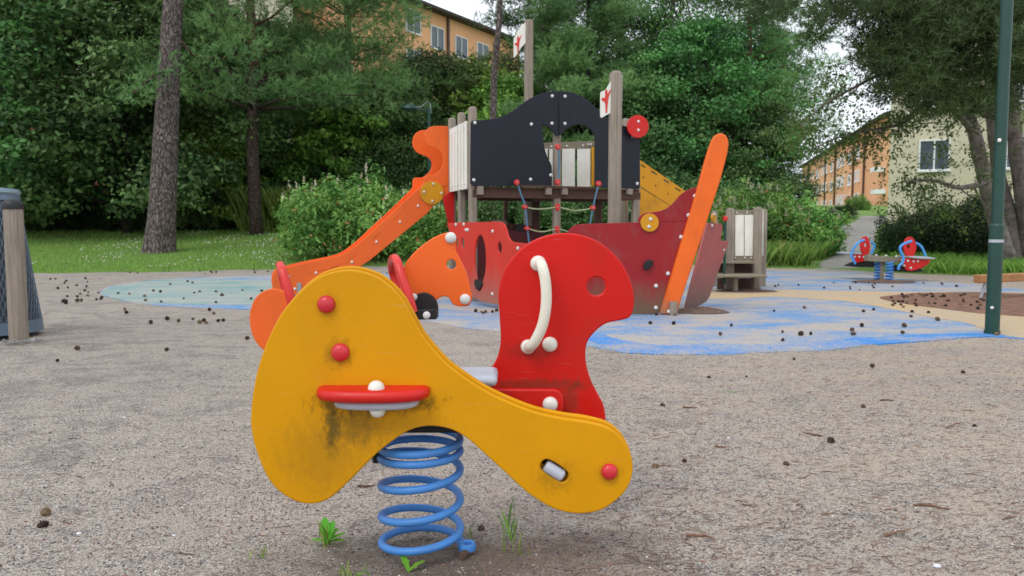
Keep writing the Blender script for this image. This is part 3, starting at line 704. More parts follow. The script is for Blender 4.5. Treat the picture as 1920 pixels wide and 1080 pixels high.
def limb(b, p0, p1, r0, r1, r, sag=.1, seg=7, n=5, wob=.04):
    p0, p1 = Vector(p0), Vector(p1); L_ = (p1 - p0).length; pts = []
    for i in range(n + 1):
        t = i / n; q = p0.lerp(p1, t) + Vector(r.normal(size=3) * L_ * wob * (0 < i)) + Vector((0, 0, sag * L_ * math.sin(math.pi * t))); pts.append(q)
    b.tube(pts, [r0 + (r1 - r0) * i / n for i in range(n + 1)], seg); return pts
def to_mesh(b, name, mat):
    me = bpy.data.meshes.new(name); me.from_pydata(b.v, [], b.f); me.shade_smooth(); me.materials.append(mat); return me
def proto_broad(seed, H, R, zlow, leaf, dens, size, barkm, tr=.16, nclump=64, droop=0.):
    r = np.random.RandomState(seed); b = MB(); cl = []
    top = Vector((r.normal() * .2, r.normal() * .2, H * .86)); limb(b, (0, 0, -.3), top, tr, tr * .3, r, 0, 9, 8, .012)
    for i in range(nclump):
        z = zlow + (H - zlow) * ((i + r.rand()) / nclump); t = (z - zlow) / (H - zlow)
        prof = math.sin(math.pi * min(1, .16 + .84 * t) ** .8) ** .6 if t < 1 else .2
        a = i * 2.4 + r.rand() * .8; rr = R * prof * (.35 + .65 * r.rand() ** .5); c = Vector((math.cos(a) * rr, math.sin(a) * rr, z))
        s = R * (.20 + .14 * r.rand()); cl.append((c.x, c.y, c.z, s * 1.2, s * 1.2, s * .52)); c2 = c + Vector((r.normal() * s * .9, r.normal() * s * .9, -s * .4)); cl.append((c2.x, c2.y, c2.z, s * .6, s * .6, s * .28))
        if i % 4 == 0: limb(b, (0, 0, max(.4, z * .72 - .2)), c, tr * .38 * (1.1 - t), .015, r, .05, 6, 4)
    V, Fa, tn = leafcloud(cl, dens, size, r, droop)
    return to_mesh(b, 'trunk', barkm), mesh_np('crown', V, Fa, leaf, tn)
def proto_pine(seed, H, R, zlow, leaf, dens, barkm, tr=.2, layers=11, length=.16, width=.024, conic=.5):
    r = np.random.RandomState(seed); b = MB(); cl = []
    limb(b, (0, 0, -.3), (r.normal() * .25, r.normal() * .25, H * .97), tr, tr * .25, r, 0, 10, 9, .005)
    for i in range(layers):
        t = (i + .5) / layers; z = zlow + (H - zlow) * t; nb = 5 + r.randint(3)
        for k in range(nb):
            a = r.rand() * 6.28; L_ = R * (1 - conic * t) * (.6 + .4 * r.rand()) * (1 if t < .85 else .6)
            tip = Vector((math.cos(a) * L_, math.sin(a) * L_, z + L_ * (.12 * t - .02) + r.normal() * .1)); limb(b, (0, 0, z - .25), tip, tr * .26 * (1.1 - t), .012, r, .04, 6, 4)
            for q in (.45, .65, .85, 1.02):
                c = Vector((0, 0, z)).lerp(tip, q) + Vector(r.normal(size=3) * L_ * .10 * np.array([1, 1, .4])); s = R * .17 * (.75 + .5 * r.rand())
                cl.append((c.x, c.y, c.z + .05, s, s, s * .52))
    V, Fa, tn = needlecloud(cl, dens, length, width, r)
    return to_mesh(b, 'trunk', barkm), mesh_np('crown', V, Fa, leaf, tn)
def proto_bush(seed, R, H, leaf, dens, size, n=34, flowers=0, aspect=.45):
    r = np.random.RandomState(seed); b = MB(); cl = []
    for i in range(n):
        a = i * 2.4; rr = R * math.sqrt((i + .5) / n) * .86; z = H * (.30 + .50 * (1 - (rr / R) ** 2) * (.5 + .5 * r.rand())); s = R * (.14 + .16 * r.rand()); z *= .82 + .36 * r.rand(); rr *= .85 + .3 * r.rand()
        c = (math.cos(a) * rr, math.sin(a) * rr, z); cl.append((*c, s, s, s * .7)); cl.append((c[0] + r.normal() * s * .7, c[1] + r.normal() * s * .7, z + s * (.5 + .5 * r.rand()), s * .42, s * .42, s * .5)); cl.append((c[0], c[1], z * .5, s, s, s))
        if i % 2 == 0: limb(b, (math.cos(a) * rr * .3, math.sin(a) * rr * .3, -.1), c, .02, .006, r, .05, 5, 3)
    V, Fa, tn = leafcloud(cl, dens, size, r, .2, aspect)
    parts = [to_mesh(b, 'stem', M['bark_dark']), mesh_np('foliage', V, Fa, leaf, tn)]
    if flowers:
        fl = []
        for i in range(flowers):
            c = cl[3 * r.randint(n)]; d = Vector(r.normal(size=3)); d.z = abs(d.z) + .4; d.normalize(); p = Vector(c[:3]) + d * c[3] * 1.15
            for k in range(3): fl.append((p.x + r.normal() * .012, p.y, p.z + .05 * k, .045 - .011 * k, .045 - .011 * k, .05))
        V, Fa, tn = leafcloud(fl, 9000, .024, r, 0, .9); parts.append(mesh_np('blossom', V, Fa, M['blossom'], tn))
    return parts

def place_tree(proto, name, x, y, s, rz, label, cat, group=None, sz=None, z=None):
    z = gfine(x, y) if z is None else z
    o = empty(name, (0, 0, 0), label, cat, group); Mx = Matrix.Translation((x, y, z)) @ Matrix.Rotation(rz, 4, 'Z') @ Matrix.Diagonal((s, s, sz or s, 1))
    o.matrix_basis = Mx; W[o.name] = Mx
    for me in proto:
        c = bpy.data.objects.new(me.name.split('.')[0], me); col.objects.link(c); c.parent = o
        if me.name.startswith(('crown', 'foliage', 'blossom')): c['kind'] = 'stuff'
    return o
def X(px, d): return (px - CXP) / F * d
mapleA = proto_broad(21, 9.5, 3.4, 1.4, M['leaf_maple'], 400, .165, M['bark_dark'], .17, 42)
mapleB = proto_broad(22, 8.0, 3.6, .6, M['leaf_mid'], 520, .155, M['bark_dark'], .15, 62)
brightA = proto_broad(23, 5.0, 2.5, .5, M['leaf_bright'], 760, .16, M['bark_dark'], .09, 44)
birchP = proto_broad(24, 14.0, 3.2, 3.2, M['leaf_birch'], 380, .10, M['bark_birch'], .16, 84, 2.2)
pineA = proto_pine(31, 13.5, 4.6, 3.7, M['needle'], 120, M['bark_rust'], .21, 12)
pineB = proto_pine(32, 12.5, 3.8, 1.4, M['needle_dark'], 105, M['bark_pine'], .2, 13, conic=.62)
pineHigh = proto_pine(33, 15.5, 3.6, 9.0, M['needle_dark'], 120, M['bark_pine'], .13, 7, conic=.3)
moundP = proto_pine(34, 8.2, 3.3, .5, M['needle'], 240, M['bark_dark'], .15, 9, conic=.55, length=.15)
hedgeP = proto_bush(41, 1.9, 2.0, M['leaf_hedge'], 1500, .085, 34)
sorbP = proto_bush(42, 1.75, 2.15, M['sorb'], 1700, .12, 40, 46)
sorbR = proto_bush(43, 1.6, 1.8, M['sorb'], 1800, .115, 40, 90)
thicket = proto_bush(44, 2.3, 2.4, M['leaf_mid'], 1200, .12, 34)

DEC = 'tree'
for px, d, pr, s, rz, lab in (
    (20, 23.5, mapleA, 1.0, 0., 'dark maple at the far left edge behind the litter basket'),
    (90, 26, mapleA, 1.05, 1.9, 'dark maple with a thick trunk behind the left lawn'),
    (245, 25, mapleB, 1.08, .7, 'green broadleaf tree left of the big pine trunk'),
    (-60, 27, mapleB, 1.1, 3.3, 'leafy tree reaching in from beyond the left edge'),
    (395, 30, mapleB, .95, 4.4, 'broadleaf tree between the two pine trunks'),
    (385, 27, brightA, .78, .3, 'young bright green maple between the two pine trunks'),
    (560, 31, mapleB, .9, 5.1, 'shaded broadleaf tree under the large pine boughs'),
    (655, 29, brightA, 1.0, 2.2, 'dense bright shrubby tree behind the slide'),
    (745, 28.5, mapleB, .62, 1.2, 'bushy broadleaf tree by the green street lamp'),
    (805, 31, mapleB, .78, 2.9, 'rounded green tree below the high orange building'),
    (885, 32, brightA, 1.20, 4.0, 'light green tree right below the high orange building'),
    (955, 30, brightA, 1.05, 5.5, 'light green tree behind the first mast'),
    (1225, 27.5, mapleB, .72, .9, 'dark broadleaf tree behind the red disc of the ship'),
    (1310, 27, mapleA, .74, 2.4, 'dark broadleaf tree behind the orange stem plank'),
    (1385, 27, mapleB, .62, 3.7, 'broadleaf tree at the right end of the dark grove'),
    (1325, 34, mapleB, 1.0, .2, 'tall round tree deep in the grove right of the ship')):
    place_tree(pr, 'broadleaf_tree', X(px, d), d, s, rz, lab, DEC)
for px, d, pr, s, rz, lab in (
    (483, 24.5, pineA, 1.0, .4, 'large pine with rusty trunk and wide soft boughs left of the slide'),
    (655, 28.5, pineA, .93, 2.2, 'wide pine whose boughs hang above the slide'),
    (352, 31, pineB, 1.05, 4.0, 'dark pine behind the big bare trunk'),
    (1090, 27, moundP, 1.0, 1.0, 'dense dark green pine rising behind the black ship panel'),
    (1160, 30, pineB, .95, 2.0, 'dark pine behind the second mast'),
    (1392, 29, pineA, .78, 3.3, 'tall pine with open crown right of the orange plank'),
    (1432, 31, pineB, .62, .5, 'dark drooping conifer nearest the sky gap'),
    (1010, 33, pineB, 1.0, 5.2, 'dark pine behind the flag of the first mast')):
    place_tree(pr, 'pine_tree', X(px, d), d, s, rz, lab, 'tree')
place_tree(pineHigh, 'pine_tree', X(922, 24), 24, 1.0, 1.1, 'slender pine with a bare trunk behind the navy panel', 'tree')
for px, d, rz, lab in ((1150, 33, .3, 'tall drooping birch above the second mast'), (1262, 30.5, 2.5, 'tall birch with thin pale trunk right of the red disc')):
    place_tree(birchP, 'birch_tree', X(px, d), d, 1.0, rz, lab, 'tree')
rr = random.Random(7)
k = 0
for i in range(24):
    px = -160 + i * 78 + rr.uniform(-20, 20)
    if 745 < px < 925 or px > 1180 or px < 240: continue
    d = rr.uniform(37, 46); pr = (mapleB, pineB, mapleA)[k % 3]; k += 1
    place_tree(pr, 'woodland_tree', X(px, d), d, rr.uniform(.62, .92), rr.uniform(0, 6), 'tree deep in the wood, seen behind ' + ('the big bare trunk' if px < 330 else 'the gap right of the big trunk' if px < 420 else 'the rusty pine trunk' if px < 500 else 'the low end of the slide' if px < 590 else 'the middle of the slide' if px < 670 else 'the slide top' if px < 760 else 'the first mast' if px < 1000 else 'the navy panel' if px < 1090 else 'the second mast'), 'tree', 'far trees in the wood behind the playground')
for px, d, lab in ((70, 26, 'low dark shrub behind the left lawn near the litter basket'), (170, 26.5, 'low dark shrub behind the left lawn, second from the left'), (265, 26, 'low dark shrub just left of the big pine trunk'),
                   (350, 26.5, 'low shrub just right of the big pine trunk'), (405, 27.5, 'low leafy shrub left of the rusty pine trunk'), (540, 27.5, 'low shrub behind the pale dry grass')):
    place_tree(hedgeP if px < 300 else thicket, 'shrub', X(px, d), d, .72, px, lab, 'shrub', 'low shrubs along the back of the lawn')
for px, d, s, lab in ((835, 24, .75, 'thicket seen below the deck at the left post'), (960, 27, .85, 'thicket seen through the gap under the ship deck'), (1080, 25, .8, 'leafy thicket behind the rope net'), (1190, 24, .85, 'leafy thicket behind the yellow ramp'), (1300, 23, .85, 'shrub between the bow and the wooden steps')):
    place_tree(thicket, 'shrub', X(px, d), d, s, px, lab, 'shrub', 'shrubs behind the play ship')
place_tree(sorbP, 'flowering_shrub', X(655, 18.3), 18.3, .95, .5, 'large light green shrub with a few cream plumes behind the slide', 'shrub', sz=1.0)
place_tree(sorbP, 'flowering_shrub', X(745, 19.6), 19.6, .82, 2.5, 'smaller light green shrub under the yellow disc of the slide', 'shrub')
place_tree(sorbR, 'flowering_shrub', X(1405, 20), 20, .95, 1.5, 'light green shrub with cream plumes behind the wooden steps', 'shrub')
place_tree(sorbR, 'flowering_shrub', X(1490, 20.3), 20.3, .82, 4.0, 'flowering shrub at the edge of the path', 'shrub')
for px, d, s, lab in ((1722, 19.5, .62, 'dark hedge shrub nearest the path behind the seesaw'), (1775, 19.3, .80, 'dark hedge shrub right behind the seesaw'), (1828, 19.5, .86, 'dark hedge shrub left of the green post'), (1890, 20.5, .9, 'dark hedge shrub behind the birch trunks')):
    place_tree(hedgeP, 'hedge_shrub', X(px, d), d, s, px, lab, 'shrub', 'dark shrubs of the hedge on the right')
place_tree(hedgeP, 'shrub', X(1572, 46), 46, .5, 1, 'small dark shrub on the slope before the orange building', 'shrub')
place_tree(sorbR, 'shrub', X(1606, 66), 66, .7, 1, 'small yellow green shrub by the orange building end wall', 'shrub')

# big bare pine trunk on the lawn
def big_pine():
    d = 18.0; base = onG(300, 474); y = base.y
    o = empty('pine_tree', base, 'big bare pine trunk with plated grey bark standing on the left lawn', 'tree')
    path = [onY(297, 480, y), onY(301, 455, y), onY(304, 400, y), onY(309, 300, y), onY(314, 200, y), onY(319, 100, y), onY(325, 0, y), onY(331, -110, y), onY(334, -230, y), onY(338, -330, y)]
    wpx = [33, 28, 25, 22.5, 20.5, 18.5, 17.2, 15.5, 12, 8]; path[0].z -= .1
    P3 = catmull([(*p, w) for p, w in zip(path, wpx)], 14, closed=False); V = []; seg = 44
    for i, (x, yy, z, w) in enumerate(P3):
        for j in range(seg):
            a = 2 * math.pi * j / seg; r = w / F * y
            flare = 1 + .10 * math.exp(-(z - base.z) / .35) * math.cos(5 * a + 1)
            nn = noise.noise((math.cos(a) * 3.5, math.sin(a) * 3.5, z * 2.0)) * .05 + noise.noise((math.cos(a) * 9, math.sin(a) * 9, z * 5)) * .035
            V.append((x + math.cos(a) * r * (flare + nn), yy + math.sin(a) * r * (flare + nn), z))
    Fq = [(i * seg + j, i * seg + (j + 1) % seg, (i + 1) * seg + (j + 1) % seg, (i + 1) * seg + j) for i in range(len(P3) - 1) for j in range(seg)]
    V = [tuple(Vector(v) - base) for v in V]
    link(bpy.data.objects.new('trunk', mesh_np('trunk', V, Fq, M['bark_pine'], smooth=True)), o, Matrix.Translation(base))
    r = np.random.RandomState(5); cl = []
    top = Vector(P3[-1][:3])
    for i in range(26):
        a = r.rand() * 6.28; L_ = 1.2 + 2.6 * r.rand(); z = top.z - 3 + 3.5 * r.rand(); st = Vector((top.x, top.y, z - .5)); tip = Vector((top.x + math.cos(a) * L_, top.y + math.sin(a) * L_, z))
        b = MB(); limb(b, st, tip, .05, .012, r); b.build('branch', M['bark_rust'], o, origin=base)
        for q in (.6, .85, 1.05): c = st.lerp(tip, q); cl.append((*c, .62, .62, .32))
    # one lower bough that reaches into view left and right of the trunk
    for pts in ([(322, 60, 0), (365, 105, .2), (415, 110, .5), (455, 100, .6)], [(318, 130, 0), (290, 140, -.5), (250, 175, -.8)]):
        Pp = [onY(px, py, y + dy) for px, py, dy in pts]; b = MB(); b.tube(Pp, [.05, .035, .025, .012][:len(Pp)], 7); b.build('branch', M['bark_rust'], o, origin=base)
        for q in Pp[1:]: cl.append((*q, .55, .5, .3)); cl.append((q.x + .3, q.y, q.z + .25, .4, .4, .25))
    V, Fa, tn = needlecloud(cl, 150, .15, .018, r); me = mesh_np('crown', V - np.array(base), Fa, M['needle'], tn)
    link(bpy.data.objects.new('crown', me), o, Matrix.Translation(base))['kind'] = 'stuff'
big_pine()

def limbtree(name, label, base, trunks, limbs, clumps, leafm, barkm, dens, size, droop, needle=False, seed=3):
    o = empty(name, base, label, 'tree'); r = np.random.RandomState(seed)
    for tr in trunks:
        b = MB(); P_ = catmull(tr, 5, closed=False); b.tube([q[:3] for q in P_], [q[3] for q in P_], 14)
        b.v = [tuple(Vector(v) * 1 + Vector((noise.noise(Vector(v) * 3), noise.noise(Vector(v) * 3 + Vector((9, 0, 0))), 0)) * .03) for v in b.v]
        b.build('trunk', barkm, o, origin=base)
    for lm in limbs:
        b = MB(); P_ = catmull(lm, 5, closed=False); b.tube([q[:3] for q in P_], [q[3] for q in P_], 7)
        for i in range(3, len(P_), 2):
            p = Vector(P_[i][:3]); e = p + Vector((r.normal() * .35, r.normal() * .35, -.1 + r.normal() * .25)); limb(b, p, e, P_[i][3] * .5, .004, r, -.1, 5, 3)
        b.build('limb', barkm, o, origin=base)
    if needle: V, Fa, tn = needlecloud(clumps, dens, size, .017, r)
    else: V, Fa, tn = leafcloud(clumps, dens, size, r, droop, shell=.15)
    link(bpy.data.objects.new('crown', mesh_np('crown', V - np.array(base), Fa, leafm, tn)), o, Matrix.Translation(base))['kind'] = 'stuff'
    return o
def lp(lst, s=1): return [(*onY(px, py, d), r) for px, py, d, r in lst]
def along(path, r, spread, rad_, step=1, k=2):
    out = []; P_ = catmull([p[:3] for p in path], 6, closed=False)
    for i in range(4, len(P_), step):
        for j in range(k):
            q = Vector(P_[i]) + Vector((r.normal() * spread, r.normal() * spread, r.normal() * spread * .7 - spread * .4)); s = rad_ * (.6 + .8 * r.rand()); out.append((*q, s, s, s * .8))
    return out
rb = np.random.RandomState(8)
base = Vector((X(1905, 17), 17, gfine(X(1905, 17), 17)))
limA = lp([(1850, 215, 17, .10), (1790, 165, 16.5, .075), (1735, 140, 16, .055), (1660, 138, 15.6, .04), (1600, 165, 15.3, .028), (1540, 200, 15.2, .018), (1500, 240, 15, .008)])
limB = lp([(1835, 260, 17, .08), (1775, 195, 16.6, .06), (1725, 200, 16.2, .05), (1690, 232, 16, .035), (1620, 246, 15.8, .025), (1560, 262, 15.6, .016), (1505, 290, 15.5, .007)])
limC = lp([(1858, 340, 17, .07), (1800, 352, 16.7, .05), (1748, 338, 16.4, .03), (1690, 342, 16.2, .012)])
limD = lp([(1795, 160, 16.6, .05), (1745, 90, 16, .035), (1690, 70, 15.6, .02), (1640, 90, 15.4, .008)])
cl = along(limA[1:], rb, .26, .26, 1, 3) + along(limB[1:], rb, .24, .25, 1, 3) + along(limC[1:], rb, .18, .22, 1, 3) + along(limD, rb, .26, .24, 1, 2)
for px, py, n_ in ((1560, 150, 5), (1520, 130, 3), (1600, 120, 4), (1500, 200, 5), (1640, 190, 5), (1700, 290, 6), (1640, 290, 4), (1590, 300, 3), (1760, 240, 7), (1820, 300, 6), (1770, 400, 8), (1710, 380, 7), (1830, 400, 6), (1690, 400, 7), (1740, 360, 7), (1790, 370, 6), (1700, 222, 5), (1765, 285, 6), (1845, 330, 6), (1690, 260, 4), (1800, 250, 5), (1700, 350, 4), (1880, 260, 8), (1900, 150, 9), (1860, 100, 9), (1640, 225, 10), (1665, 205, 6), (1615, 250, 9), (1585, 275, 7), (1650, 250, 5), (1560, 285, 5), (1530, 250, 4), (1545, 170, 4)):
    for k in range(n_): q = onY(px + rb.normal() * 24, py + rb.normal() * 18, 16 + rb.normal() * .4); s = .2 + .1 * rb.rand(); cl.append((*q, s, s, s * .8))
limbtree('birch_tree', 'leaning multi-stemmed birch right of the green post, limbs arching to the left', base,
         [lp([(1893, 500, 17, .20), (1872, 430, 17, .17), (1850, 350, 17, .15), (1832, 270, 17, .14), (1815, 215, 17, .12), (1795, 160, 16.6, .07)]),
          lp([(1908, 505, 17.2, .17), (1890, 400, 17.3, .14), (1868, 300, 17.3, .12), (1858, 200, 17.2, .10), (1850, 60, 17.2, .08), (1848, -60, 17.2, .05)]),
          lp([(1935, 500, 17.1, .18), (1922, 400, 17.1, .16), (1908, 300, 17, .15), (1898, 200, 17, .14), (1890, 60, 17, .11), (1885, -80, 17, .06)])],
         [limA, limB, limC, limD], cl, M['leaf_birch'], M['bark_birch'], 460, .062, 1.6)
# dark pine hanging over the top right; topmost clumps, unseen, added to block the sky
base = Vector((X(2080, 15), 15, 0)); cl = []
for px, py, rx, ry, n_ in ((1640, 15, 60, 16, 9), (1570, 5, 40, 16, 6), (1720, 40, 60, 35, 16), (1800, 60, 70, 50, 24), (1880, 60, 60, 60, 24), (1720, 100, 50, 30, 10), (1790, 130, 60, 32, 14), (1860, 150, 50, 36, 12), (1540, 40, 14, 30, 4), (1950, 80, 60, 90, 20), (1760, -40, 150, 50, 24), (1460, 8, 40, 12, 5), (1700, 120, 40, 24, 10), (1840, 190, 60, 20, 12), (1660, 60, 50, 26, 10), (1690, 150, 40, 30, 10), (1740, 185, 40, 22, 7), (1650, 105, 26, 22, 6), (1750, -160, 220, 60, 34), (1800, -300, 260, 80, 34)):
    for k in range(int(n_ * 1.5)): q = onY(px + rb.uniform(-rx, rx), py + rb.uniform(-ry, ry), 14.4 + rb.normal() * .7); s = .30 + .16 * rb.rand(); cl.append((*q, s, s, s * .6))
limbtree('pine_tree', 'dark pine whose boughs hang in from the top right corner', base, [lp([(2085, 560, 15, .24), (2080, 300, 15, .21), (2070, 0, 15, .18), (2060, -300, 15, .1)])],
         [lp([(2075, 60, 15, .09), (1950, 20, 14.6, .07), (1850, 40, 14.4, .05), (1740, 60, 14.3, .03), (1650, 30, 14.2, .012)]), lp([(2070, -60, 15, .08), (1900, -60, 14.5, .06), (1700, -20, 14.3, .03), (1560, 10, 14.2, .01)]),
          lp([(2078, 160, 15, .07), (1940, 130, 14.6, .05), (1840, 120, 14.4, .03), (1760, 130, 14.3, .01)])], cl, M['needle_shade'], M['bark_rust'], 260, .13, 0, needle=True)

# boulders by the path
M['stone'] = plain('boulder', (150, 142, 134), .9, var=.2, scale=5, bump=.5)
rk = random.Random(3)
def boulder(px, py, w):
    p = onG(px, py); b = MB(); prof = [(.01, -.35), (.8, -.3), (1, 0), (.85, .35), (.5, .55), (.1, .62)]; s = w / F * p.y / 2
    b.lathe((0, 0, 0), prof, 12); sd = rk.random() * 50
    b.v = [tuple(Vector(v) * s * (1 + .35 * noise.noise(Vector(v) * 1.3 + Vector((sd, 0, 0)))) + p) for v in b.v]
    return b.build('boulder', M['stone'], None, origin=p, ang=60)
for px, py, w, lab in ((1593, 432, 18, 'boulder beside the path nearest the flowering shrub'), (1580, 414, 10, 'small boulder on the grass slope left of the path'), (1592, 410, 9, 'small pinkish boulder in the middle of the grass slope'), (1604, 402, 13, 'pale flat boulder below the orange building'), (1613, 391, 20, 'wide boulder at the top of the path')):
    tag(boulder(px, py, w), lab, 'boulder')

# street lamp behind
def street_lamp():
    d = 24.; p = onY(806, 400, d); g = gfine(p.x, d); o = empty('street_lamp', (p.x, d, g), 'dark green street lamp with a flat head behind the slide', 'street lamp')
    b = MB(); b.tube([(p.x, d, g - .1), (p.x, d, onY(806, 204, d).z)], .055, 10); b.build('pole', M['green_metal'], o)
    z = onY(806, 204, d).z; b = MB(); b.beam((p.x, d, z - .03), (onY(775, 203, d).x, d, z), .05, .05); b.build('arm', M['green_metal'], o)
    b = MB(); pts = [onY(px, py, d) for px, py in ((800, 192), (790, 200), (778, 201))]; pts = [onY(808, 212, d), onY(807, 195, d), onY(802, 190, d)] + pts[1:]; b.tube(pts, .015, 6); b.build('cable', M['steel'], o)
    a, c = onY(783, 203, d), onY(752, 204, d); m = (a + c) / 2; L_ = (a - c).length / 2; b = MB()
    b.lathe((0, 0, 0), [(.01, -.06), (.75, -.05), (1, 0), (.8, .08), (.3, .14), (.02, .16)], 16); b.v = [(m.x + v[0] * L_, m.y + v[1] * .14, m.z + v[2] * 1.0) for v in b.v]; b.build('lamp_head', M['green_metal'], o)
    b = MB(); b.box((m.x, m.y, m.z - .065), (L_ * 1.1, .16, .02)); b.build('lamp_glass', M['black'], o)
street_lamp()

# ------------------------------------------------------------------ posts, litter basket, beam
def rpost(name, x, y, z0, z1, w, mat, parent, rz=0, dome=.3):
    """weathered post: rounded square section, grooved, domed top"""
    b = MB(); prof = [(-.5, -.32), (-.32, -.5), (-.05, -.5), (-.02, -.465), (.02, -.465), (.05, -.5), (.32, -.5), (.5, -.32), (.5, .32), (.32, .5), (-.32, .5), (-.5, .32)]
    lv = [(z0, 1), (z0 + (z1 - z0) * .5, 1), (z1 - w * dome, 1), (z1 - w * dome * .35, .82), (z1, .45)]
    R = Matrix.Rotation(rz, 3, 'Z'); n = len(prof); vs = [Vector((x, y, z)) + R @ Vector((a * w * s, c * w * s, 0)) for z, s in lv for a, c in prof]
    fs = [(i * n + j, i * n + (j + 1) % n, (i + 1) * n + (j + 1) % n, (i + 1) * n + j) for i in range(len(lv) - 1) for j in range(n)] + [tuple((len(lv) - 1) * n + j for j in range(n))]
    b.add(vs, fs); return b.build(name, mat, parent, origin=(x, y, z0), ang=30)
def litter():
    p = onG(36, 641); y = p.y; x = p.x
    o = empty('bollard_post', (x, y, 0), 'short weathered timber post with a domed black cap beside the litter basket', 'post')
    b = MB(); h = onY(30, 391, y).z; r = 16.5 / F * y
    seg = 24; vs = []; 
    for z in (0 - .05, h * .5, h):
        for j in range(seg): a = 2 * math.pi * j / seg; q = r * (.93 if j == 19 else 1); vs.append((x + math.cos(a) * q, y + math.sin(a) * q, z))
    b.add(vs, [(i * seg + j, i * seg + (j + 1) % seg, (i + 1) * seg + (j + 1) % seg, (i + 1) * seg + j) for i in range(2) for j in range(seg)]); b.build('post', M['wood'], o, origin=(x, y, 0), ang=20)
    b = MB(); b.lathe((x, y, h), [(r * 1.08, -.005), (r * 1.1, .02), (r * 1.0, .045), (r * .7, .065), (r * .2, .072)], 24); b.build('cap', M['black'], o)
    ch = MB(); cz = .03
    co = empty('chain', (x, y - .1, 0), 'steel chain lying round the foot of the timber post', 'chain')
    for i in range(17):
        t = i / 16; a = math.pi * (1.12 + .95 * t); c = Vector((x + .03 + math.cos(a) * .125, y + .0 + math.sin(a) * .12, cz - .012 + .006 * math.sin(i * 2))); tdir = Vector((-math.sin(a), math.cos(a), 0)); side = Vector((0, 0, 1)) if i % 2 else Vector((math.cos(a), math.sin(a), 0))
        ring = [c + tdir * .017 * math.cos(q) + side * .009 * math.sin(q) for q in [2 * math.pi * k / 10 for k in range(11)]]
        b = MB(); b.tube(ring, .0035, 6, cap=False); b.build('chain_link', M['steel'], co)
    # basket
    cy_ = y + .42; cx_ = X(-24, cy_); o = empty('litter_basket', (cx_, cy_, 0), 'blue grey wire mesh litter basket behind the timber post at the left edge', 'litter basket')
    zt = onY(0, 366, cy_).z; rb_, rt = 86 / F * cy_, 55 / F * cy_
    b = MB()
    N = 56; nr = 34
    for sgn in (1, -1):
        for i in range(N):
            a0 = 2 * math.pi * i / N; path = []
            for k in range(9): t = k / 8; a = a0 + sgn * t * 1.1; r = rb_ + (rt - rb_) * t; path.append((cx_ + math.cos(a) * r, cy_ + math.sin(a) * r, .04 + (zt - .06) * t))
            b.tube(path, .0028, 4, cap=False)
    m = b.build('wire_mesh', plain('blue_grey_wire', (96, 112, 128), .45), o); m['kind'] = 'stuff'
    b = MB(); b.lathe((cx_, cy_, 0), [(rb_ * .96, .03), (rt * .94, zt - .03)], 32); b.build('bin_liner', plain('dark_liner', (58, 66, 74), .6), o)
    for z, r, hh in ((.07, rb_ * 1.01, .10), (zt - .02, rt * 1.05, .05)):
        b = MB(); b.lathe((cx_, cy_, z), [(r * .97, -hh / 2), (r, -hh / 2 + .005), (r * .985, hh / 2 - .005), (r * .95, hh / 2)], 40); b.build('rim', plain('rim_metal', (104, 124, 140), .4, .3), o)
    b = MB(); b.lathe((cx_, cy_, zt + .02), [(rt * 1.02, -.02), (rt * 1.08, .0), (rt * 1.02, .03), (rt * .4, .045)], 32); b.build('lid', plain('lid_metal', (120, 140, 150), .4, .3), o)
litter()
def lamppost():
    p = onG(1860, 624); x, y = p.x, p.y; o = empty('lamp_post', (x, y, 0), 'tall dark green metal post rising out of the picture at the right', 'post')
    b = MB(); b.tube([(x, y, -.05), (x, y, .02)], .060, 24); b.tube([(x, y, 0), (x, y, .88)], .054, 24); b.build('lower_pole', M['green_metal'], o)
    b = MB(); b.tube([(x, y, .895), (x, y, 5.2)], .045, 24); b.tube([(x, y, .88), (x, y, .895)], [.054, .045], 24); b.build('upper_pole', M['green_metal'], o)
    z = onY(1868, 452, y - .05).z; b = MB(); b.tube([(x, y, z - .012), (x, y, z + .012)], .0545, 24); b.build('white_band', M['grey_plastic'], o)
    knob('bolt', onY(1860, 577, y - .055), (0, -1), .014, .01, M['bolt'], o); knob('cap', onY(1874, 263, y - .047), (0, -1), .016, .01, M['white_board'], o)
    o2 = MB(); 
lamppost()
def beam():
    a = onG(1843, 558); o = empty('balance_beam', (a.x, a.y, 0), 'low brown timber balance beam on a metal leg behind the green post', 'play beam')
    y = a.y; p0 = onY(1832, 523, y); p1 = Vector((p0.x + 2.4, y + .6, p0.z + .05)); b = MB(); b.beam(p0, p1, .12, .10); b.build('timber', M['wood_brown'], o, bevel=.01)
    for t in (.04, .92): q = p0.lerp(p1, t); b = MB(); b.tube([(q.x - .03, q.y, -.02), (q.x + .03, q.y, q.z - .045)], .02, 8); b.build('leg', M['steel'], o)
beam()

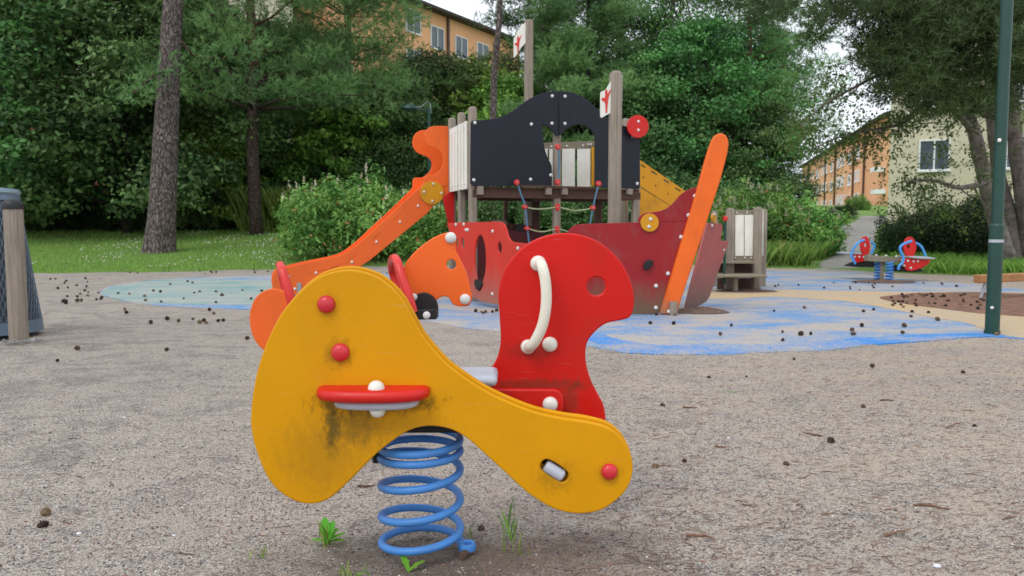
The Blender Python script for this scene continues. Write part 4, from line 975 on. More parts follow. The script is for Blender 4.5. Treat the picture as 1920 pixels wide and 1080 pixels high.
# ------------------------------------------------------------------ SPRING RIDER (foreground)
def rider():
    YF = 1.93; n = (0, -1); YS = 2.065; gs = onY(790, 1024, YS)
    sc = Vector((gs.x, YS, 0))
    o = empty('spring_rider', sc, 'yellow and red animal spring rider on a blue coil spring in the foreground', 'spring rider')
    yel = [(470, 790), (473, 744), (484, 688), (503, 635), (524.5, 592.5), (549, 561), (574, 536), (602, 517), (637, 507), (669, 507), (707, 519), (735.7, 539.7), (756.8, 564), (771, 589), (792, 627.7), (816.6, 659),
           (841, 685), (873, 709), (910, 733), (951, 753), (1003, 773), (1058, 785), (1100, 791), (1140, 802), (1165, 821), (1180.5, 846), (1186.5, 870), (1184, 897.5), (1172, 921.6), (1151, 942), (1124, 957.7), (1089, 963.5), (1055, 959.4),
           (1024, 947), (986, 921.6), (948.5, 887), (910.6, 852.8), (879.7, 825), (852, 808), (821, 800), (794, 800), (766, 808), (738.8, 825), (708, 849), (677, 880), (649, 908), (622, 932), (594, 944), (560, 942), (525, 923), (500, 893), (482, 850), (473, 818)]
    Y_ = catmull(yel, 4)
    slot = []
    for k in range(24):
        t = 2 * math.pi * k / 24; c, s = math.cos(t), math.sin(t); x = 15 * (1 if c > 0 else -1) * min(1, abs(c) * 1.8) + 14 * c; yv = 13.5 * s; a = rad(33)
        slot.append((1039.5 + x * math.cos(a) - yv * math.sin(a), 883 + x * math.sin(a) + yv * math.cos(a)))
    P0 = (0, YF)
    fp = plate('side_board', Y_, P0, n, .022, M['yellow_rider'], o, holes=[slot], bevel=.004)
    def grow(L_, dx, dy): return [(x + dx, y + dy) for x, y in L_]
    back = plate('side_board', Y_, (0, YF), n, .020, M['yellow_rider'], o, holes=[slot], bevel=.004, off=-.026, dz=.0075)
    for (x, y, r) in ((612, 570.5, 17), (638.5, 660.5, 17.5), (1142.5, 884, 15.8)):
        knob('eye_knob' if y < 700 else 'end_knob', onY(x, y, YF), n, r / F * YF, r / F * YF * .75, M['knob_red'], o)
    # half-round foot rest with grey rubber below and cap nuts
    def half_disc(name, x0, x1, ytop, depth, th, mat):
        a, c = onY(x0, ytop, YF), onY(x1, ytop, YF); cx, hw = (a.x + c.x) / 2, (c.x - a.x) / 2; b = MB(); N = 40; rings = [(-.004, 0, 0), (0, 0, 0)]
        e = min(.012, th * .45); vs = []; lv = [(e, 0), (e * .3, e * .3), (0, e), (0, th - e), (e * .3, th - e * .3), (e, th)]
        for ins, dz in lv:
            for j in range(N + 1):
                t = math.pi * j / N; ct, st = math.cos(t), math.sin(t); ex = abs(ct) ** .85 * (1 if ct > 0 else -1)
                vs.append((cx + ex * (hw - ins), YF + .0005 - max(st ** .7 * (depth - ins), .0), a.z - dz))
        m = N + 1; fs = [(i * m + j, i * m + j + 1, (i + 1) * m + j + 1, (i + 1) * m + j) for i in range(len(lv) - 1) for j in range(N)]
        fs += [tuple(range(m - 1, -1, -1)), tuple((len(lv) - 1) * m + j for j in range(m))]; b.add(vs, fs)
        return b.build(name, mat, o, ang=45)
    half_disc('foot_rest', 596, 807, 722, .085, .030, M['red'])
    half_disc('foot_rest_pad', 628, 786, 745, .066, .020, M['grey_plastic'])
    p = onY(706, 717, YF - .04); knob('cap_nut', Vector((p.x, YF - .045, onY(706, 722, YF).z - .002)), (0, 0, 1), .0205, .022, M['white_plastic'], o)
    p = onY(708, 776, YF - .035); b = MB(); b.lathe(p + Vector((0, 0, .012)), [(.02, 0), (.019, -.008), (.013, -.017), (.003, -.021)], 18); b.build('cap_nut', M['white_plastic'], o)
    plate('dark_slot_backing', ell(1039, 883, 40, 34), (0, YF + .05), n, .02, M['black'], o)  # black plate added behind the slot so its opening looks dark
    # peg end showing in the slot
    a = onY(1022, 872, YF + .012); c = onY(1056, 893, YF + .012); b = MB(); dv = (c - a).normalized()
    b.tube([a, a + dv * .006, c - dv * .004, c], [.013, .016, .016, .012], 16); b.build('peg', M['grey_plastic'], o)
    # red duck board
    duck = [(880, 716), (895, 707), (914, 696), (930, 676), (938.5, 642), (937, 598), (934.8, 550), (942, 516), (958.5, 486.7), (988, 458), (1025, 441.5), (1066, 437), (1106.7, 446), (1140, 466), (1166, 494), (1182.6, 527), (1189, 557), (1187, 583),
            (1179, 596), (1162, 601), (1136, 607), (1114, 624), (1100, 646), (1098.5, 676), (1106.7, 709), (1121, 738.5), (1132, 761), (1136, 798), (1130, 850), (1090, 880), (1000, 865), (930, 820), (880, 780), (868, 745)]
    YD = 2.19
    plate('duck_board', catmull(duck, 5), (0, YD), n, .022, M['red_rider'], o, holes=[ell(1118, 537, 17.5, 17.5)], bevel=.0045)
    bar = rnd_corners([(860, 730), (1057, 730), (1057, 780), (860, 780)], 24, 8)
    plate('brace_board', bar, (0, YD - .024), n, .022, M['red'], o, bevel=.005)
    pts = [onY(1010, 494, YD), onY(1016, 498, YD - .045), onY(1023, 530, YD - .062), onY(1024, 570, YD - .066), onY(1017, 610, YD - .062), onY(1003, 640, YD - .05), onY(994, 650, YD - .03), onY(991, 650, YD)]
    b = MB(); b.tube([Vector(q) for q in catmull([tuple(p) for p in pts], 6, closed=False)], .0148, 16); b.build('handle', M['white_pipe'], o)
    for x, y, r in ((1009, 494, 15), (990, 650, 14), (1031, 645.5, 14.5)): knob('boss', onY(x, y, YD), n, r / F * YD, .018, M['white_plastic'], o)
    knob('boss', onY(1031.5, 758, YD - .024), n, 14.5 / F * YD, .02, M['white_plastic'], o)
    # seat between the boards
    a = onY(800, 716, 1.99); c = onY(932, 716, 1.99); b = MB(); b.box(((a.x + c.x) / 2, 2.065, a.z), (c.x - a.x, .15, .028)); b.build('seat', M['grey_plastic'], o, bevel=.012)
    a = onY(790, 705, 2.0); c = onY(905, 703, 2.14); b = MB(); b.box(((a.x + c.x) / 2 - .02, 2.148, c.z), (c.x - a.x - .02, .03, .02)); b.build('seat_edge', M['white_board'], o, bevel=.006)
    # beam, clamps under the boards
    b = MB(); b.box((sc.x - .02, 2.065, .365), (.38, .15, .05)); b.build('cross_beam', M['black'], o, bevel=.006)
    b = MB(); b.box((sc.x, 2.065, .338), (.22, .14, .022)); b.build('clamp_plate', M['rubber'], o, bevel=.006)
    b = MB(); b.tube([onY(708, 836, 2.06), onY(708, 866, 2.06)], [.018, .014], 12); b.build('clamp_bolt', M['black'], o)
    b = MB(); b.tube([(sc.x + .096, 2.1, .345), (sc.x + .096, 2.1, .32)], .014, 12); b.build('clamp_bolt', M['black'], o)
    # spring
    R_, tr = 72 / F * 2.16, .0104; zl = [max(.010, onY(714, y, YS).z) for y in (1021, 966, 908, 854, 838)]
    key = [(0, .010), (math.pi, zl[0] + .002), (3 * math.pi, zl[1]), (5 * math.pi, zl[2]), (7 * math.pi, zl[3]), (9 * math.pi, zl[4]), (10.5 * math.pi, zl[4] + .026), (11.2 * math.pi, zl[4] + .034)]
    pts = []; N = 210; lim = key[-1][0]
    for i in range(N + 1):
        th = lim * i / N
        for (a0, z0), (a1, z1) in zip(key, key[1:]):
            if a0 <= th <= a1 + 1e-9: z = z0 + (z1 - z0) * (th - a0) / (a1 - a0); break
        pts.append([math.cos(th) * R_, math.sin(th) * R_, z])
    zz = np.array([p[2] for p in pts]); zz = np.convolve(np.pad(zz, 8, mode='edge'), np.ones(17) / 17, 'valid')
    pts = [sc + Vector((p[0], p[1], z)) for p, z in zip(pts, zz)]
    b = MB(); b.tube(pts, tr, 14); b.build('spring', M['spring_blue'], o)
    # anchor eye at the end of the spring
    e = onG(876, 1032); e.z = .012; b = MB(); b.lathe(e, [(.012, -.012), (.022, -.010), (.024, .0), (.021, .010), (.012, .008), (.010, .0), (.010, -.008)], 18)
    b.tube([pts[2], pts[0], pts[0] + Vector((.003, -.03, -.002)), e + Vector((-.018, .012, .002))], [.0098, .0095, .008, .007], 10); b.build('anchor_eye', M['spring_blue'], o)
    b = MB(); b.tube([e + Vector((0, -.01, -.01)), e + Vector((-.012, -.04, -.012))], [.012, .009], 8); b.build('anchor_pin', M['wood_dark'], o)
rider()

# ------------------------------------------------------------------ ORANGE HORSE RIDER behind it
def horse():
    YH = 3.0; n = (0, -1); g = Vector((X(645, YH + .1), YH + .1, 0))
    o = empty('spring_rider', g, 'orange horse spring rider with red handles right behind the yellow one', 'spring rider')
    out = [(533, 548.5), (512, 541.5), (493, 546.5), (477, 561), (468.5, 585), (468.5, 610), (476, 635), (492, 655), (520, 668), (560, 690), (620, 705), (700, 700), (745, 670), (770, 622), (790, 590), (812, 576), (817, 565), (827, 557), (836, 556), (843, 560), (848, 569.6), (858, 574), (868, 575), (879, 572.5), (884, 564),
           (884, 552), (880, 532.6), (873, 508), (861, 483), (853.5, 467), (855, 451.7), (854, 441), (845, 435), (820, 441.8), (795.5, 457), (774, 476), (758, 499), (752, 530), (745, 565), (720, 600), (660, 615), (600, 605), (560, 575)]
    plate('body_board', catmull(out, 4), (0, YH), n, .024, M['orange'], o, holes=[ell(846, 496, 9, 9.5)], bevel=.004)
    bolts([(845, 446)], (0, YH), n, o, .0215, M['bolt']); bolts([(872, 561)], (0, YH), n, o, .0205)
    hd = [(760, 595)] + [(793 + 28 * math.cos(t), 580 - 31 * math.sin(t)) for t in [math.pi * (1 - k / 14) for k in range(15)]] + [(821, 595)]
    plate('peg_bracket', hd, (0, YH - .03), n, .03, M['black'], o, bevel=.003)
    plate('peg_block', rnd_corners([(765, 582), (818, 580), (819, 599), (765, 600)], 3), (0, YH - .075), n, .045, M['black'], o, bevel=.003)
    bolts([(776, 557)], (0, YH - .03), n, o, .014); bolts([(800, 591)], (0, YH - .075), n, o, .0145)
    for pth in ([(548, 575, 2.9), (541, 545, 2.9), (531, 512, 2.92), (527, 501, 2.95), (525, 497, 3.0), (526, 500, 3.08), (530, 520, 3.14), (538, 560, 3.14)],
                [(775, 585, 2.9), (768, 560, 2.9), (754, 520, 2.92), (746, 494, 2.95), (740, 484, 3.0), (735, 490, 3.08), (736, 510, 3.14), (748, 545, 3.14)]):
        b = MB(); b.tube([Vector(q) for q in catmull([tuple(onY(*q)) for q in pth], 6, closed=False)], .0165, 14); b.build('handle', M['pipe_red'], o)
    b = MB(); b.box((X(650, 3), YH + .09, .50), (.34, .16, .03)); b.build('seat', M['black'], o, bevel=.01)
    b = MB(); b.box((g.x, g.y, .36), (.26, .14, .05)); b.build('clamp_plate', M['rubber'], o)
    pts = [g + Vector((math.cos(t) * .1, math.sin(t) * .1, .012 + .33 * t / (10 * math.pi))) for t in [10 * math.pi * i / 120 for i in range(121)]]
    b = MB(); b.tube(pts, .0098, 10); b.build('spring', M['spring_blue'], o)
horse()

# ------------------------------------------------------------------ PLAY SHIP
def ship():
    org = Vector((.6, 8.8, 0))
    o = empty('play_ship', org, 'ship-shaped climbing frame with orange slide, navy panel, red hull and two masts', 'climbing frame')
    D = Vector((.950, .312)); S = Vector((-.312, .950)); K = 1.087; A = Vector((-.461, 9.35)); nF = (D.y, -D.x); nL = (-D.x, -D.y)
    def Fp(depth): q = A + S * depth * K; return (q.x, q.y)
    # posts: (px at eye height, top py, depth along S, width)
    def post(px, pytop, depth, w=.092, z0=-.05, mat='wood'):
        P0 = Fp(depth); p = onP(px, 420, P0, nF); t = onP(px, pytop, P0, nF); return rpost('post', p.x, p.y, z0, t.z, w, M[mat], o, rz=math.atan2(D.y, D.x))
    post(886.5, 200, .05); post(1043.5, 185, .05, .088); post(1191, 300, .05)
    post(866, 211, .5, .088); post(848.5, 221, .92, .088, mat='wood'); post(1171, 222, .95)
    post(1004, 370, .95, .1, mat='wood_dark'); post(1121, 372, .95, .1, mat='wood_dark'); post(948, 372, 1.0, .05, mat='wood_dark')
    # deck: planks and joists
    for k in range(9):
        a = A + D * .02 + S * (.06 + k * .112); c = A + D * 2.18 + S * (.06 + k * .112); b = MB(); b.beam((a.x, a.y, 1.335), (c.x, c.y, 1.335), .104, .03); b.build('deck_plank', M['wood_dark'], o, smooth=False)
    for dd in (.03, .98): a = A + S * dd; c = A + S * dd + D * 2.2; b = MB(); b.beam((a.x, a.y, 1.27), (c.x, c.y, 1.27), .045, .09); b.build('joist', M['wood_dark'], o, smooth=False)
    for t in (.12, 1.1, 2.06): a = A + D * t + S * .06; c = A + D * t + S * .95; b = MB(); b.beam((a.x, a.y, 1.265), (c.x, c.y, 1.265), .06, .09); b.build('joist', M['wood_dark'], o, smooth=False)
    for px in (900, 1028, 1058, 1180): q = onP(px, 357, Fp(-.02), nF); b = MB(); b.box(q, (.07, .06, .1), math.atan2(D.y, D.x)); b.build('bracket', M['wood'], o, smooth=False)
    # navy panels
    z = lambda L_: [(820 + a / 3.375, 160 + b_ / 3.375) for a, b_ in L_]
    lt = z(catmull([(236, 221), (330, 215), (400, 199), (480, 160), (550, 106), (620, 66), (690, 42), (766, 34)], 4, closed=False))
    lr = z(catmull([(766, 318), (752, 320), (735, 300), (708, 268), (665, 245)], 4, closed=False)) + z(catmull([(665, 245), (667, 300), (672, 350), (682, 405), (700, 458), (724, 508), (727, 560)], 4, closed=False)) + z([(727, 637)])
    left = lt + lr + z([(232, 637), (216, 630), (210, 616), (212, 240), (218, 226)])
    PF = Fp(-.05); ap = []
    def dedup(L_):
        out = []
        for q in L_:
            if not out or abs(q[0] - out[-1][0]) + abs(q[1] - out[-1][1]) > .25: out.append(q)
        return out
    nl = plate('navy_panel', dedup(left), PF, nF, .022, M['navy'], o, bevel=.004)
    rt = z(catmull([(770, 34), (850, 44), (930, 79), (1000, 138), (1060, 196), (1120, 238), (1200, 260), (1282, 268)], 4, closed=False))
    rl = z(catmull([(998, 560), (998, 345), (984, 298), (950, 262), (900, 247), (850, 258), (800, 291), (785, 310), (770, 318)], 4, closed=False))
    right = rt + z([(1284, 640), (1276, 655), (1000, 647)]) + rl
    plate('navy_panel', dedup(right), PF, nF, .022, M['navy'], o, bevel=.004)
    bolts(z([(727, 68), (808, 70), (725, 241), (808, 242), (595, 246), (590, 595), (231, 599), (718, 568), (1265, 622), (238, 237)]), PF, nF, o, .020)
    b = MB(); a, c = onP(975, 349, Fp(-.03), nF), onP(1118, 352, Fp(-.03), nF); b.beam(a, c, .05, .02); b.build('sill_board', M['wood_dark'], o)
    # stepped seam piece left of the opening
    # rear railing seen through the opening
    PR = Fp(.93)
    plate('rail', [(1018, 268), (1117, 264), (1117, 277), (1018, 281)], PR, nF, .045, M['wood_x'], o, bevel=.003)
    plate('rail', [(1018, 352), (1117, 350), (1117, 358), (1018, 361)], PR, nF, .045, M['wood_x'], o, bevel=.003)
    for x0, x1 in ((1006, 1026), (1029.5, 1050), (1053.5, 1077), (1082, 1106)):
        plate('slat', [(x0, 279.5), (x1, 279), (x1, 351), (x0, 352)], PR, nF, .018, M['white_board'], o, bevel=.003, off=.02)
    plate('slat', [(1107.5, 276), (1112, 276), (1112, 349), (1107.5, 349)], PR, nF, .018, M['yellow'], o, bevel=.003, off=.04)
    plate('slat', [(1113, 264), (1118, 264), (1118, 352), (1113, 352)], PR, nF, .018, M['white_board'], o, bevel=.003, off=.05)
    bolts([(1033, 275), (1062, 274), (1092, 273), (1102, 271), (1107, 271)], PR, nF, o, .014, off=.02)
    # left side railing (white slats between wooden rails)
    for zz in (1.404, 2.046):
        a = A + S * .08; c = A + S * .98; b = MB(); b.beam((a.x, a.y, zz), (c.x, c.y, zz), .045, .07); b.build('rail', M['wood_x'], o, smooth=False)
    for k in range(6):
        q = A + S * (.18 + k * .147) + Vector(nL) * .035; b = MB(); b.box((q.x, q.y, 1.73), (.02, .095, .80), math.atan2(D.y, D.x)); b.build('slat', M['white_board'], o, bevel=.004)
        for zz in (1.393, 2.056): knob('bolt', Vector((q.x + nL[0] * .01, q.y + nL[1] * .01, zz)), nL, .011, .012, M['bolt'], o)
    # slide
    Bc = Vector((-.782, 10.33)); P0 = (Bc.x, Bc.y)
    near = [(851, 237), (830, 236), (814, 236.3), (804.8, 239), (798, 246), (795.6, 254), (797.4, 265), (804.8, 274), (817.8, 279), (827, 285), (831, 297), (829.8, 311), (823, 321), (814, 327.8), (803, 328.7), (797, 332), (792, 344), (784.4, 353.7), (740, 394), (700, 431), (680, 450), (650, 473),
            (630, 481), (600, 487.5), (560, 496), (525, 505), (514, 513), (510.5, 526), (512, 541), (517, 556), (560, 552), (620, 540), (665, 507), (695, 487), (740, 450), (801, 400), (818, 379.6), (851, 355.5)]
    far = [(851, 237), (830, 236), (808, 236), (797, 239), (789, 247), (786, 259), (788, 271), (797, 281), (812, 287), (822, 296), (823, 308), (818, 319), (806, 328), (799, 329), (791, 329), (786, 336), (786, 346), (780, 355)] + near[18:]
    def smooth_mix(L_): return dedup([L_[0]] + catmull(L_[1:31], 4, closed=False) + L_[31:])
    plate('slide_side', smooth_mix(near), P0, nF, .022, M['orange'], o, bevel=.005)
    PB = Bc + S * .44; sh = Vector((S.x, S.y)) * .44
    # far cheek: same board shifted across the chute
    Mo = plate('slide_side', smooth_mix([(x - 0, y) for x, y in far]), P0, nF, .022, M['orange'], o, bevel=.005)
    W_ = Matrix.Translation((sh.x, sh.y, 0)) @ W[Mo.name]; Mo.matrix_basis = W[o.name].inverted() @ W_
    bed = MB(); row = []
    for px, py in ((846, 345), (815, 352), (792, 366), (740, 409), (700, 446), (655, 487), (620, 502), (575, 512), (530, 522), (515, 530)):
        q = onP(px, py, P0, nF); row += [q, q + Vector((sh.x, sh.y, 0)), q + Vector((sh.x, sh.y, -.02)), q + Vector((0, 0, -.02))]
    nb_ = len(row) // 4; fs = []
    for i in range(nb_ - 1):
        for j in range(4): k2 = (j + 1) % 4; fs.append((i * 4 + j, i * 4 + k2, i * 4 + 4 + k2, i * 4 + 4 + j))
    bed.add(row, fs + [(0, 1, 2, 3), tuple((nb_ - 1) * 4 + j for j in (3, 2, 1, 0))]); bed.build('slide_bed', M['orange'], o, ang=50)
    bolts([(784, 386), (750, 416), (706, 453.5), (660, 491), (592.5, 511.5), (541, 519), (553, 541.5), (849, 243), (848.5, 352)], P0, nF, o, .017)
    plate('yellow_disc', ell(809.5, 361.5, 22), P0, nF, .022, M['yellow'], o, off=.024)
    bolts([(811.5, 345), (794.5, 360), (827, 362), (810, 377)], P0, nF, o, .016, off=.024)
    q = onP(560, 548, P0, nF); 
    for s_ in (0.02, .42): b = MB(); b.box((q.x + S.x * s_, q.y + S.y * s_, .06), (.08, .05, .26)); b.build('slide_foot', M['steel'], o)
    # stern boards below the slide
    plate('stern_board', [(829, 372), (851, 352), (851, 412), (855, 425), (850, 440), (843, 432), (840, 420)], Fp(.9), nF, .022, M['red'], o, off=.03)
    # hull
    nP = Vector((-.85, -.52)).normalized(); PP = (-.69, 9.3)
    port = [(838, 418), (934, 415.5)] + catmull([(934, 415.5), (943, 419), (948, 429), (952, 443), (958, 452), (966, 454.5)], 3, closed=False) + [(1000, 458), (1000, 580), (940, 573), (905, 566), (885, 556), (868, 520)]
    plate('hull_board', dedup(port), PP, nP, .022, M['hull_port'], o, holes=[ell(900, 486, 11, 46), ell(856.5, 456, 2.4, 9), ell(867.5, 456, 3, 10), ell(936.5, 464, 4, 11)], bevel=.004)
    bolts([(855, 421), (870, 420.5), (874, 431), (877.5, 431), (924, 433.5), (971.5, 465.5), (923.5, 551)], PP, nP, o, .019)
    plate('hole_guard', [(891, 527), (896, 523), (899, 531), (904, 524), (906, 533), (900, 545), (894, 541)], PP, nP, .03, M['rubber'], o, off=.02, bevel=.003)
    YB = 7.93; PB_ = (0, YB); nB = (0, -1)
    bowp = catmull([(1040, 470), (1058, 444), (1068, 430), (1078, 422.5), (1090, 420)], 4, closed=False) + [(1225, 416), (1305, 414)] + [(1245, 583), (1230, 589), (1150, 592), (1040, 590)]
    plate('hull_board', dedup(bowp), PB_, nB, .024, M['hull_dark'], o, bevel=.004)
    sw = catmull([(1196, 416), (1198, 408), (1208, 400), (1226, 397.5), (1245, 393), (1262, 381), (1275, 366), (1290, 356), (1305, 351), (1319, 350.5)], 4, closed=False) + [(1302, 414.5)]
    plate('bow_board', dedup(sw), PB_, nB, .024, M['hull_dark'], o, bevel=.004, off=.002)
    plate('yellow_disc', ell(1217.5, 417.5, 17), PB_, nB, .022, M['yellow'], o, off=.026)
    bolts([(1219, 411), (1216, 425)], PB_, nB, o, .018, off=.026)
    bolts([(1303, 367.5), (1291, 403.5), (1277, 444.5), (1252.5, 513), (1230, 536), (1230, 577)], PB_, nB, o, .021)
    plate('climbing_hold', catmull([(1206, 503), (1208, 492), (1216, 487), (1223, 489), (1223, 497), (1216, 504), (1209, 506)], 4), PB_, nB, .05, M['rubber'], o, off=.04, bevel=.012)
    # stem plank
    nS = Vector((-.87, -.49)).normalized(); PS = (1.61, 7.88)
    stem = [(1238, 588), (1312, 340)] + catmull([(1326, 290), (1336, 262), (1344, 252), (1354, 250), (1363, 256), (1366.5, 270), (1363, 292)], 4, closed=False) + [(1352, 335), (1268, 592)]
    plate('stem_plank', dedup(stem), PS, (0, -1), .075, M['orange_post'], o, bevel=.014)
    b = MB(); q = onY(1262, 583, 7.85); b.box((q.x, q.y, .06), (.07, .06, .14)); b.build('stem_foot', M['wood'], o); bolts([(1254, 584)], (0, 7.84), nB, o, .018)
    # starboard side
    nT = Vector((.85, -.52)).normalized(); PT = (1.68, 7.98)
    star = [(1290, 560), (1326, 418), (1352, 419), (1355, 425), (1351, 451), (1367, 452), (1364, 462), (1345, 515), (1331, 556), (1324, 566), (1283, 590)]
    plate('hull_board', star, PT, nT, .022, M['hull_pink'], o, bevel=.004)
    plate('yellow_disc', ell(1336, 409, 4, 9), PT, nT, .022, M['yellow'], o, off=.024); bolts([(1334, 402), (1330, 423)], PT, nT, o, .016, off=.03)
    bolts([(1357, 469)], PT, nT, o, .016)
    # starboard rear and stern, closing the hull
    PI_ = Fp(.55)
    plate('hull_board', [(953, 419), (985, 421.5), (1001, 424), (1012, 431), (1023, 441), (1035, 462), (1035, 548), (953, 545)], PI_, nF, .022, M['maroon'], o)
    plate('dark_hole_backing', [(880, 432), (950, 430), (1010, 440), (1010, 548), (880, 548)], Fp(.35), nF, .022, M['maroon'], o)  # maroon board added behind the oval hole to make its inside dark
    plate('wheel_guard', catmull([(966, 424), (978, 419), (984, 430), (976, 440), (982, 452), (970, 456), (962, 440)], 4), PI_, nF, .03, M['black'], o, off=.03)
    q0 = onP(1120, 430, Fp(.9), nF); 
    b = MB(); b.box((q0.x + .15, q0.y + .1, .35), (1.0, .03, .8), math.atan2(D.y, D.x)); b.build('stern_panel', M['maroon'], o)
    b = MB(); b.lathe(onP(936, 416, PI_, nF), [(.10, -.05), (.105, -.02), (.08, .02), (.02, .035)], 20); b.build('wheel_cap', M['wood'], o)
    # masts
    m1 = onP(991, 300, Fp(.98), nF); t1 = onP(990.5, 37, (m1.x, m1.y), nF); rpost('mast', m1.x, m1.y, -.05, t1.z, .105, M['wood'], o, rz=.3, dome=.15)
    m2 = onY(1153, 300, 8.15); t2 = onY(1153, 133, 8.15); rpost('mast', m2.x, m2.y, -.05, t2.z, .118, M['wood'], o, rz=.15, dome=.35)
    def man(cx, cy, s, P0_, nn, par, off, shear=0.):
        pts = [(0, -1.05), (.16, -.95), (.17, -.74), (.08, -.62), (.30, -.72), (.62, -1.0), (.70, -.90), (.40, -.42), (.28, -.10), (.22, .30), (.10, 1.0), (-.08, 1.0), (-.12, .28), (-.25, .02), (-.62, -.10), (-.72, -.26), (-.62, -.34), (-.22, -.30), (-.14, -.52), (-.12, -.62), (-.18, -.74), (-.16, -.95)]
        return plate('figure_emblem', [(cx + a * s * .58, cy + b_ * s + a * s * .58 * shear) for a, b_ in pts], P0_, nn, .008, M['pipe_red'], par, off=off, bevel=.001)
    # flags: wavy boards
    fn = Vector((.45, -.9)).normalized()
    f1 = plate('flag', dedup(catmull([(988, 41), (980, 47), (973, 58), (967, 68), (964, 72)], 4, closed=False) + [(964, 108)] + catmull([(964, 108), (968, 104), (975, 93), (982, 84), (989, 78)], 4, closed=False)), (m1.x - .08, m1.y - .06), fn, .018, M['white_board'], o, bevel=.003)
    man(971, 83.5, 15, (m1.x - .08, m1.y - .06), fn, f1, .006, -.5)
    f2 = plate('flag', dedup(catmull([(1146, 152), (1142, 158), (1136, 168), (1129, 171), (1126, 174)], 4, closed=False) + [(1126, 218), (1128, 221)] + catmull([(1130, 220), (1137, 216), (1145, 212)], 4, closed=False)), (m2.x - .08, m2.y - .05), (0.2, -.98), .018, M['white_board'], o, bevel=.003)
    man(1136.5, 190, 21.5, (m2.x - .08, m2.y - .05), (0.2, -.98), f2, .006, -.1)
    plate('flag', [(1164, 139), (1167.5, 141), (1167, 190), (1164, 189)], (m2.x + .08, m2.y + .05), (0, -1), .018, M['white_board'], o, bevel=.003)
    # red disc
    plate('red_disc', ell(1196.5, 237, 20, 21.5), Fp(-.12), nF, .024, M['red'], o); bolts([(1197, 228), (1197, 244)], Fp(-.12), nF, o, .018)
    b = MB(); q = onP(1188, 250, Fp(-.06), nF); b.box(q, (.06, .06, .12), .3); b.build('disc_bracket', M['wood'], o)
    # yellow ramp behind
    PY = Vector((1.57, 10.6))
    zz4 = lambda L_: [(1140 + a / 2.572, 180 + b_ / 2.572) for a, b_ in L_]
    def sl_(cx, cy, L_=16, w=3.4):
        a = rad(33); return zz4([(cx - L_ * math.cos(a) + w * math.sin(a), cy - L_ * math.sin(a) - w * math.cos(a)), (cx + L_ * math.cos(a) + w * math.sin(a), cy + L_ * math.sin(a) - w * math.cos(a)), (cx + L_ * math.cos(a) - w * math.sin(a), cy + L_ * math.sin(a) + w * math.cos(a)), (cx - L_ * math.cos(a) - w * math.sin(a), cy - L_ * math.sin(a) + w * math.cos(a))])
    plate('ramp_side', zz4([(120, 292), (160, 312), (378, 462), (362, 510), (330, 530), (300, 528), (120, 412)]), (PY.x, PY.y), nF, .02, M['yellow'], o, bevel=.003,
          holes=[sl_(170, 338, 13), sl_(224, 372), sl_(281, 411), sl_(337, 451)] + [zz4(ell(a, b_, 4, 5, 10)) for a, b_ in ((172, 395), (230, 433), (288, 472))])
    plate('ramp_side', zz4([(120, 425), (150, 442), (290, 528), (300, 560), (240, 610), (120, 640)]), (PY.x, PY.y), nF, .02, M['yellow'], o, bevel=.003, off=.03)
    plate('yellow_disc', ell(1172, 368, 14, 9), Fp(.7), nF, .02, M['yellow'], o)
    # rope net
    def P(px, py, off=-.14): return onP(px, py, Fp(off), nF)
    for L_ in ([(970, 343), (977, 365), (985, 388), (989, 430), (994, 470)], [(1123, 344), (1117, 366), (1112, 389), (1107, 415), (1103, 445)]):
        b = MB(); b.tube([P(*q) for q in catmull(L_, 4, closed=False)], .0105, 8); b.build('rope', M['rope_blue'], o)
    b = MB(); b.tube([P(1047, 275), P(1048.5, 300), P(1047, 340)], .0105, 8); b.build('rope', M['rope_blue'], o)
    for L_ in ([(985, 388), (1000, 391.5), (1018, 392), (1034, 390), (1046, 388)], [(1046, 388), (1060, 391.5), (1078, 395), (1098, 393), (1112, 389)], [(989, 428), (1004, 433), (1018, 434.5), (1032, 432), (1046, 429)], [(1046, 429), (1058, 432), (1066, 435), (1076, 438)]):
        b = MB(); b.tube([P(*q) for q in catmull(L_, 4, closed=False)], .0085, 8); b.build('rope_rung', M['rope_green'], o)
    for (x, y, a, c) in ((970, 342, 5, 5.5), (985, 388, 5.2, 4), (989, 428.5, 5, 4), (1047, 275, 4.8, 5.5), (1047, 341.5, 4.8, 6), (1046.5, 388.5, 4.2, 7), (1046, 430, 4.2, 7), (1123.5, 344.5, 4.8, 5.5), (1112.5, 389.5, 5.2, 4.5)):
        cn = plate('rope_clamp', ell(x, y, a, c, 14), Fp(-.155), nF, .04, M['pipe_red'], o, bevel=.008)
        plate('rivet', ell(x, y, 1.3, 1.5, 8), Fp(-.155), nF, .01, M['steel'], cn, off=.003, bevel=.001)
ship()

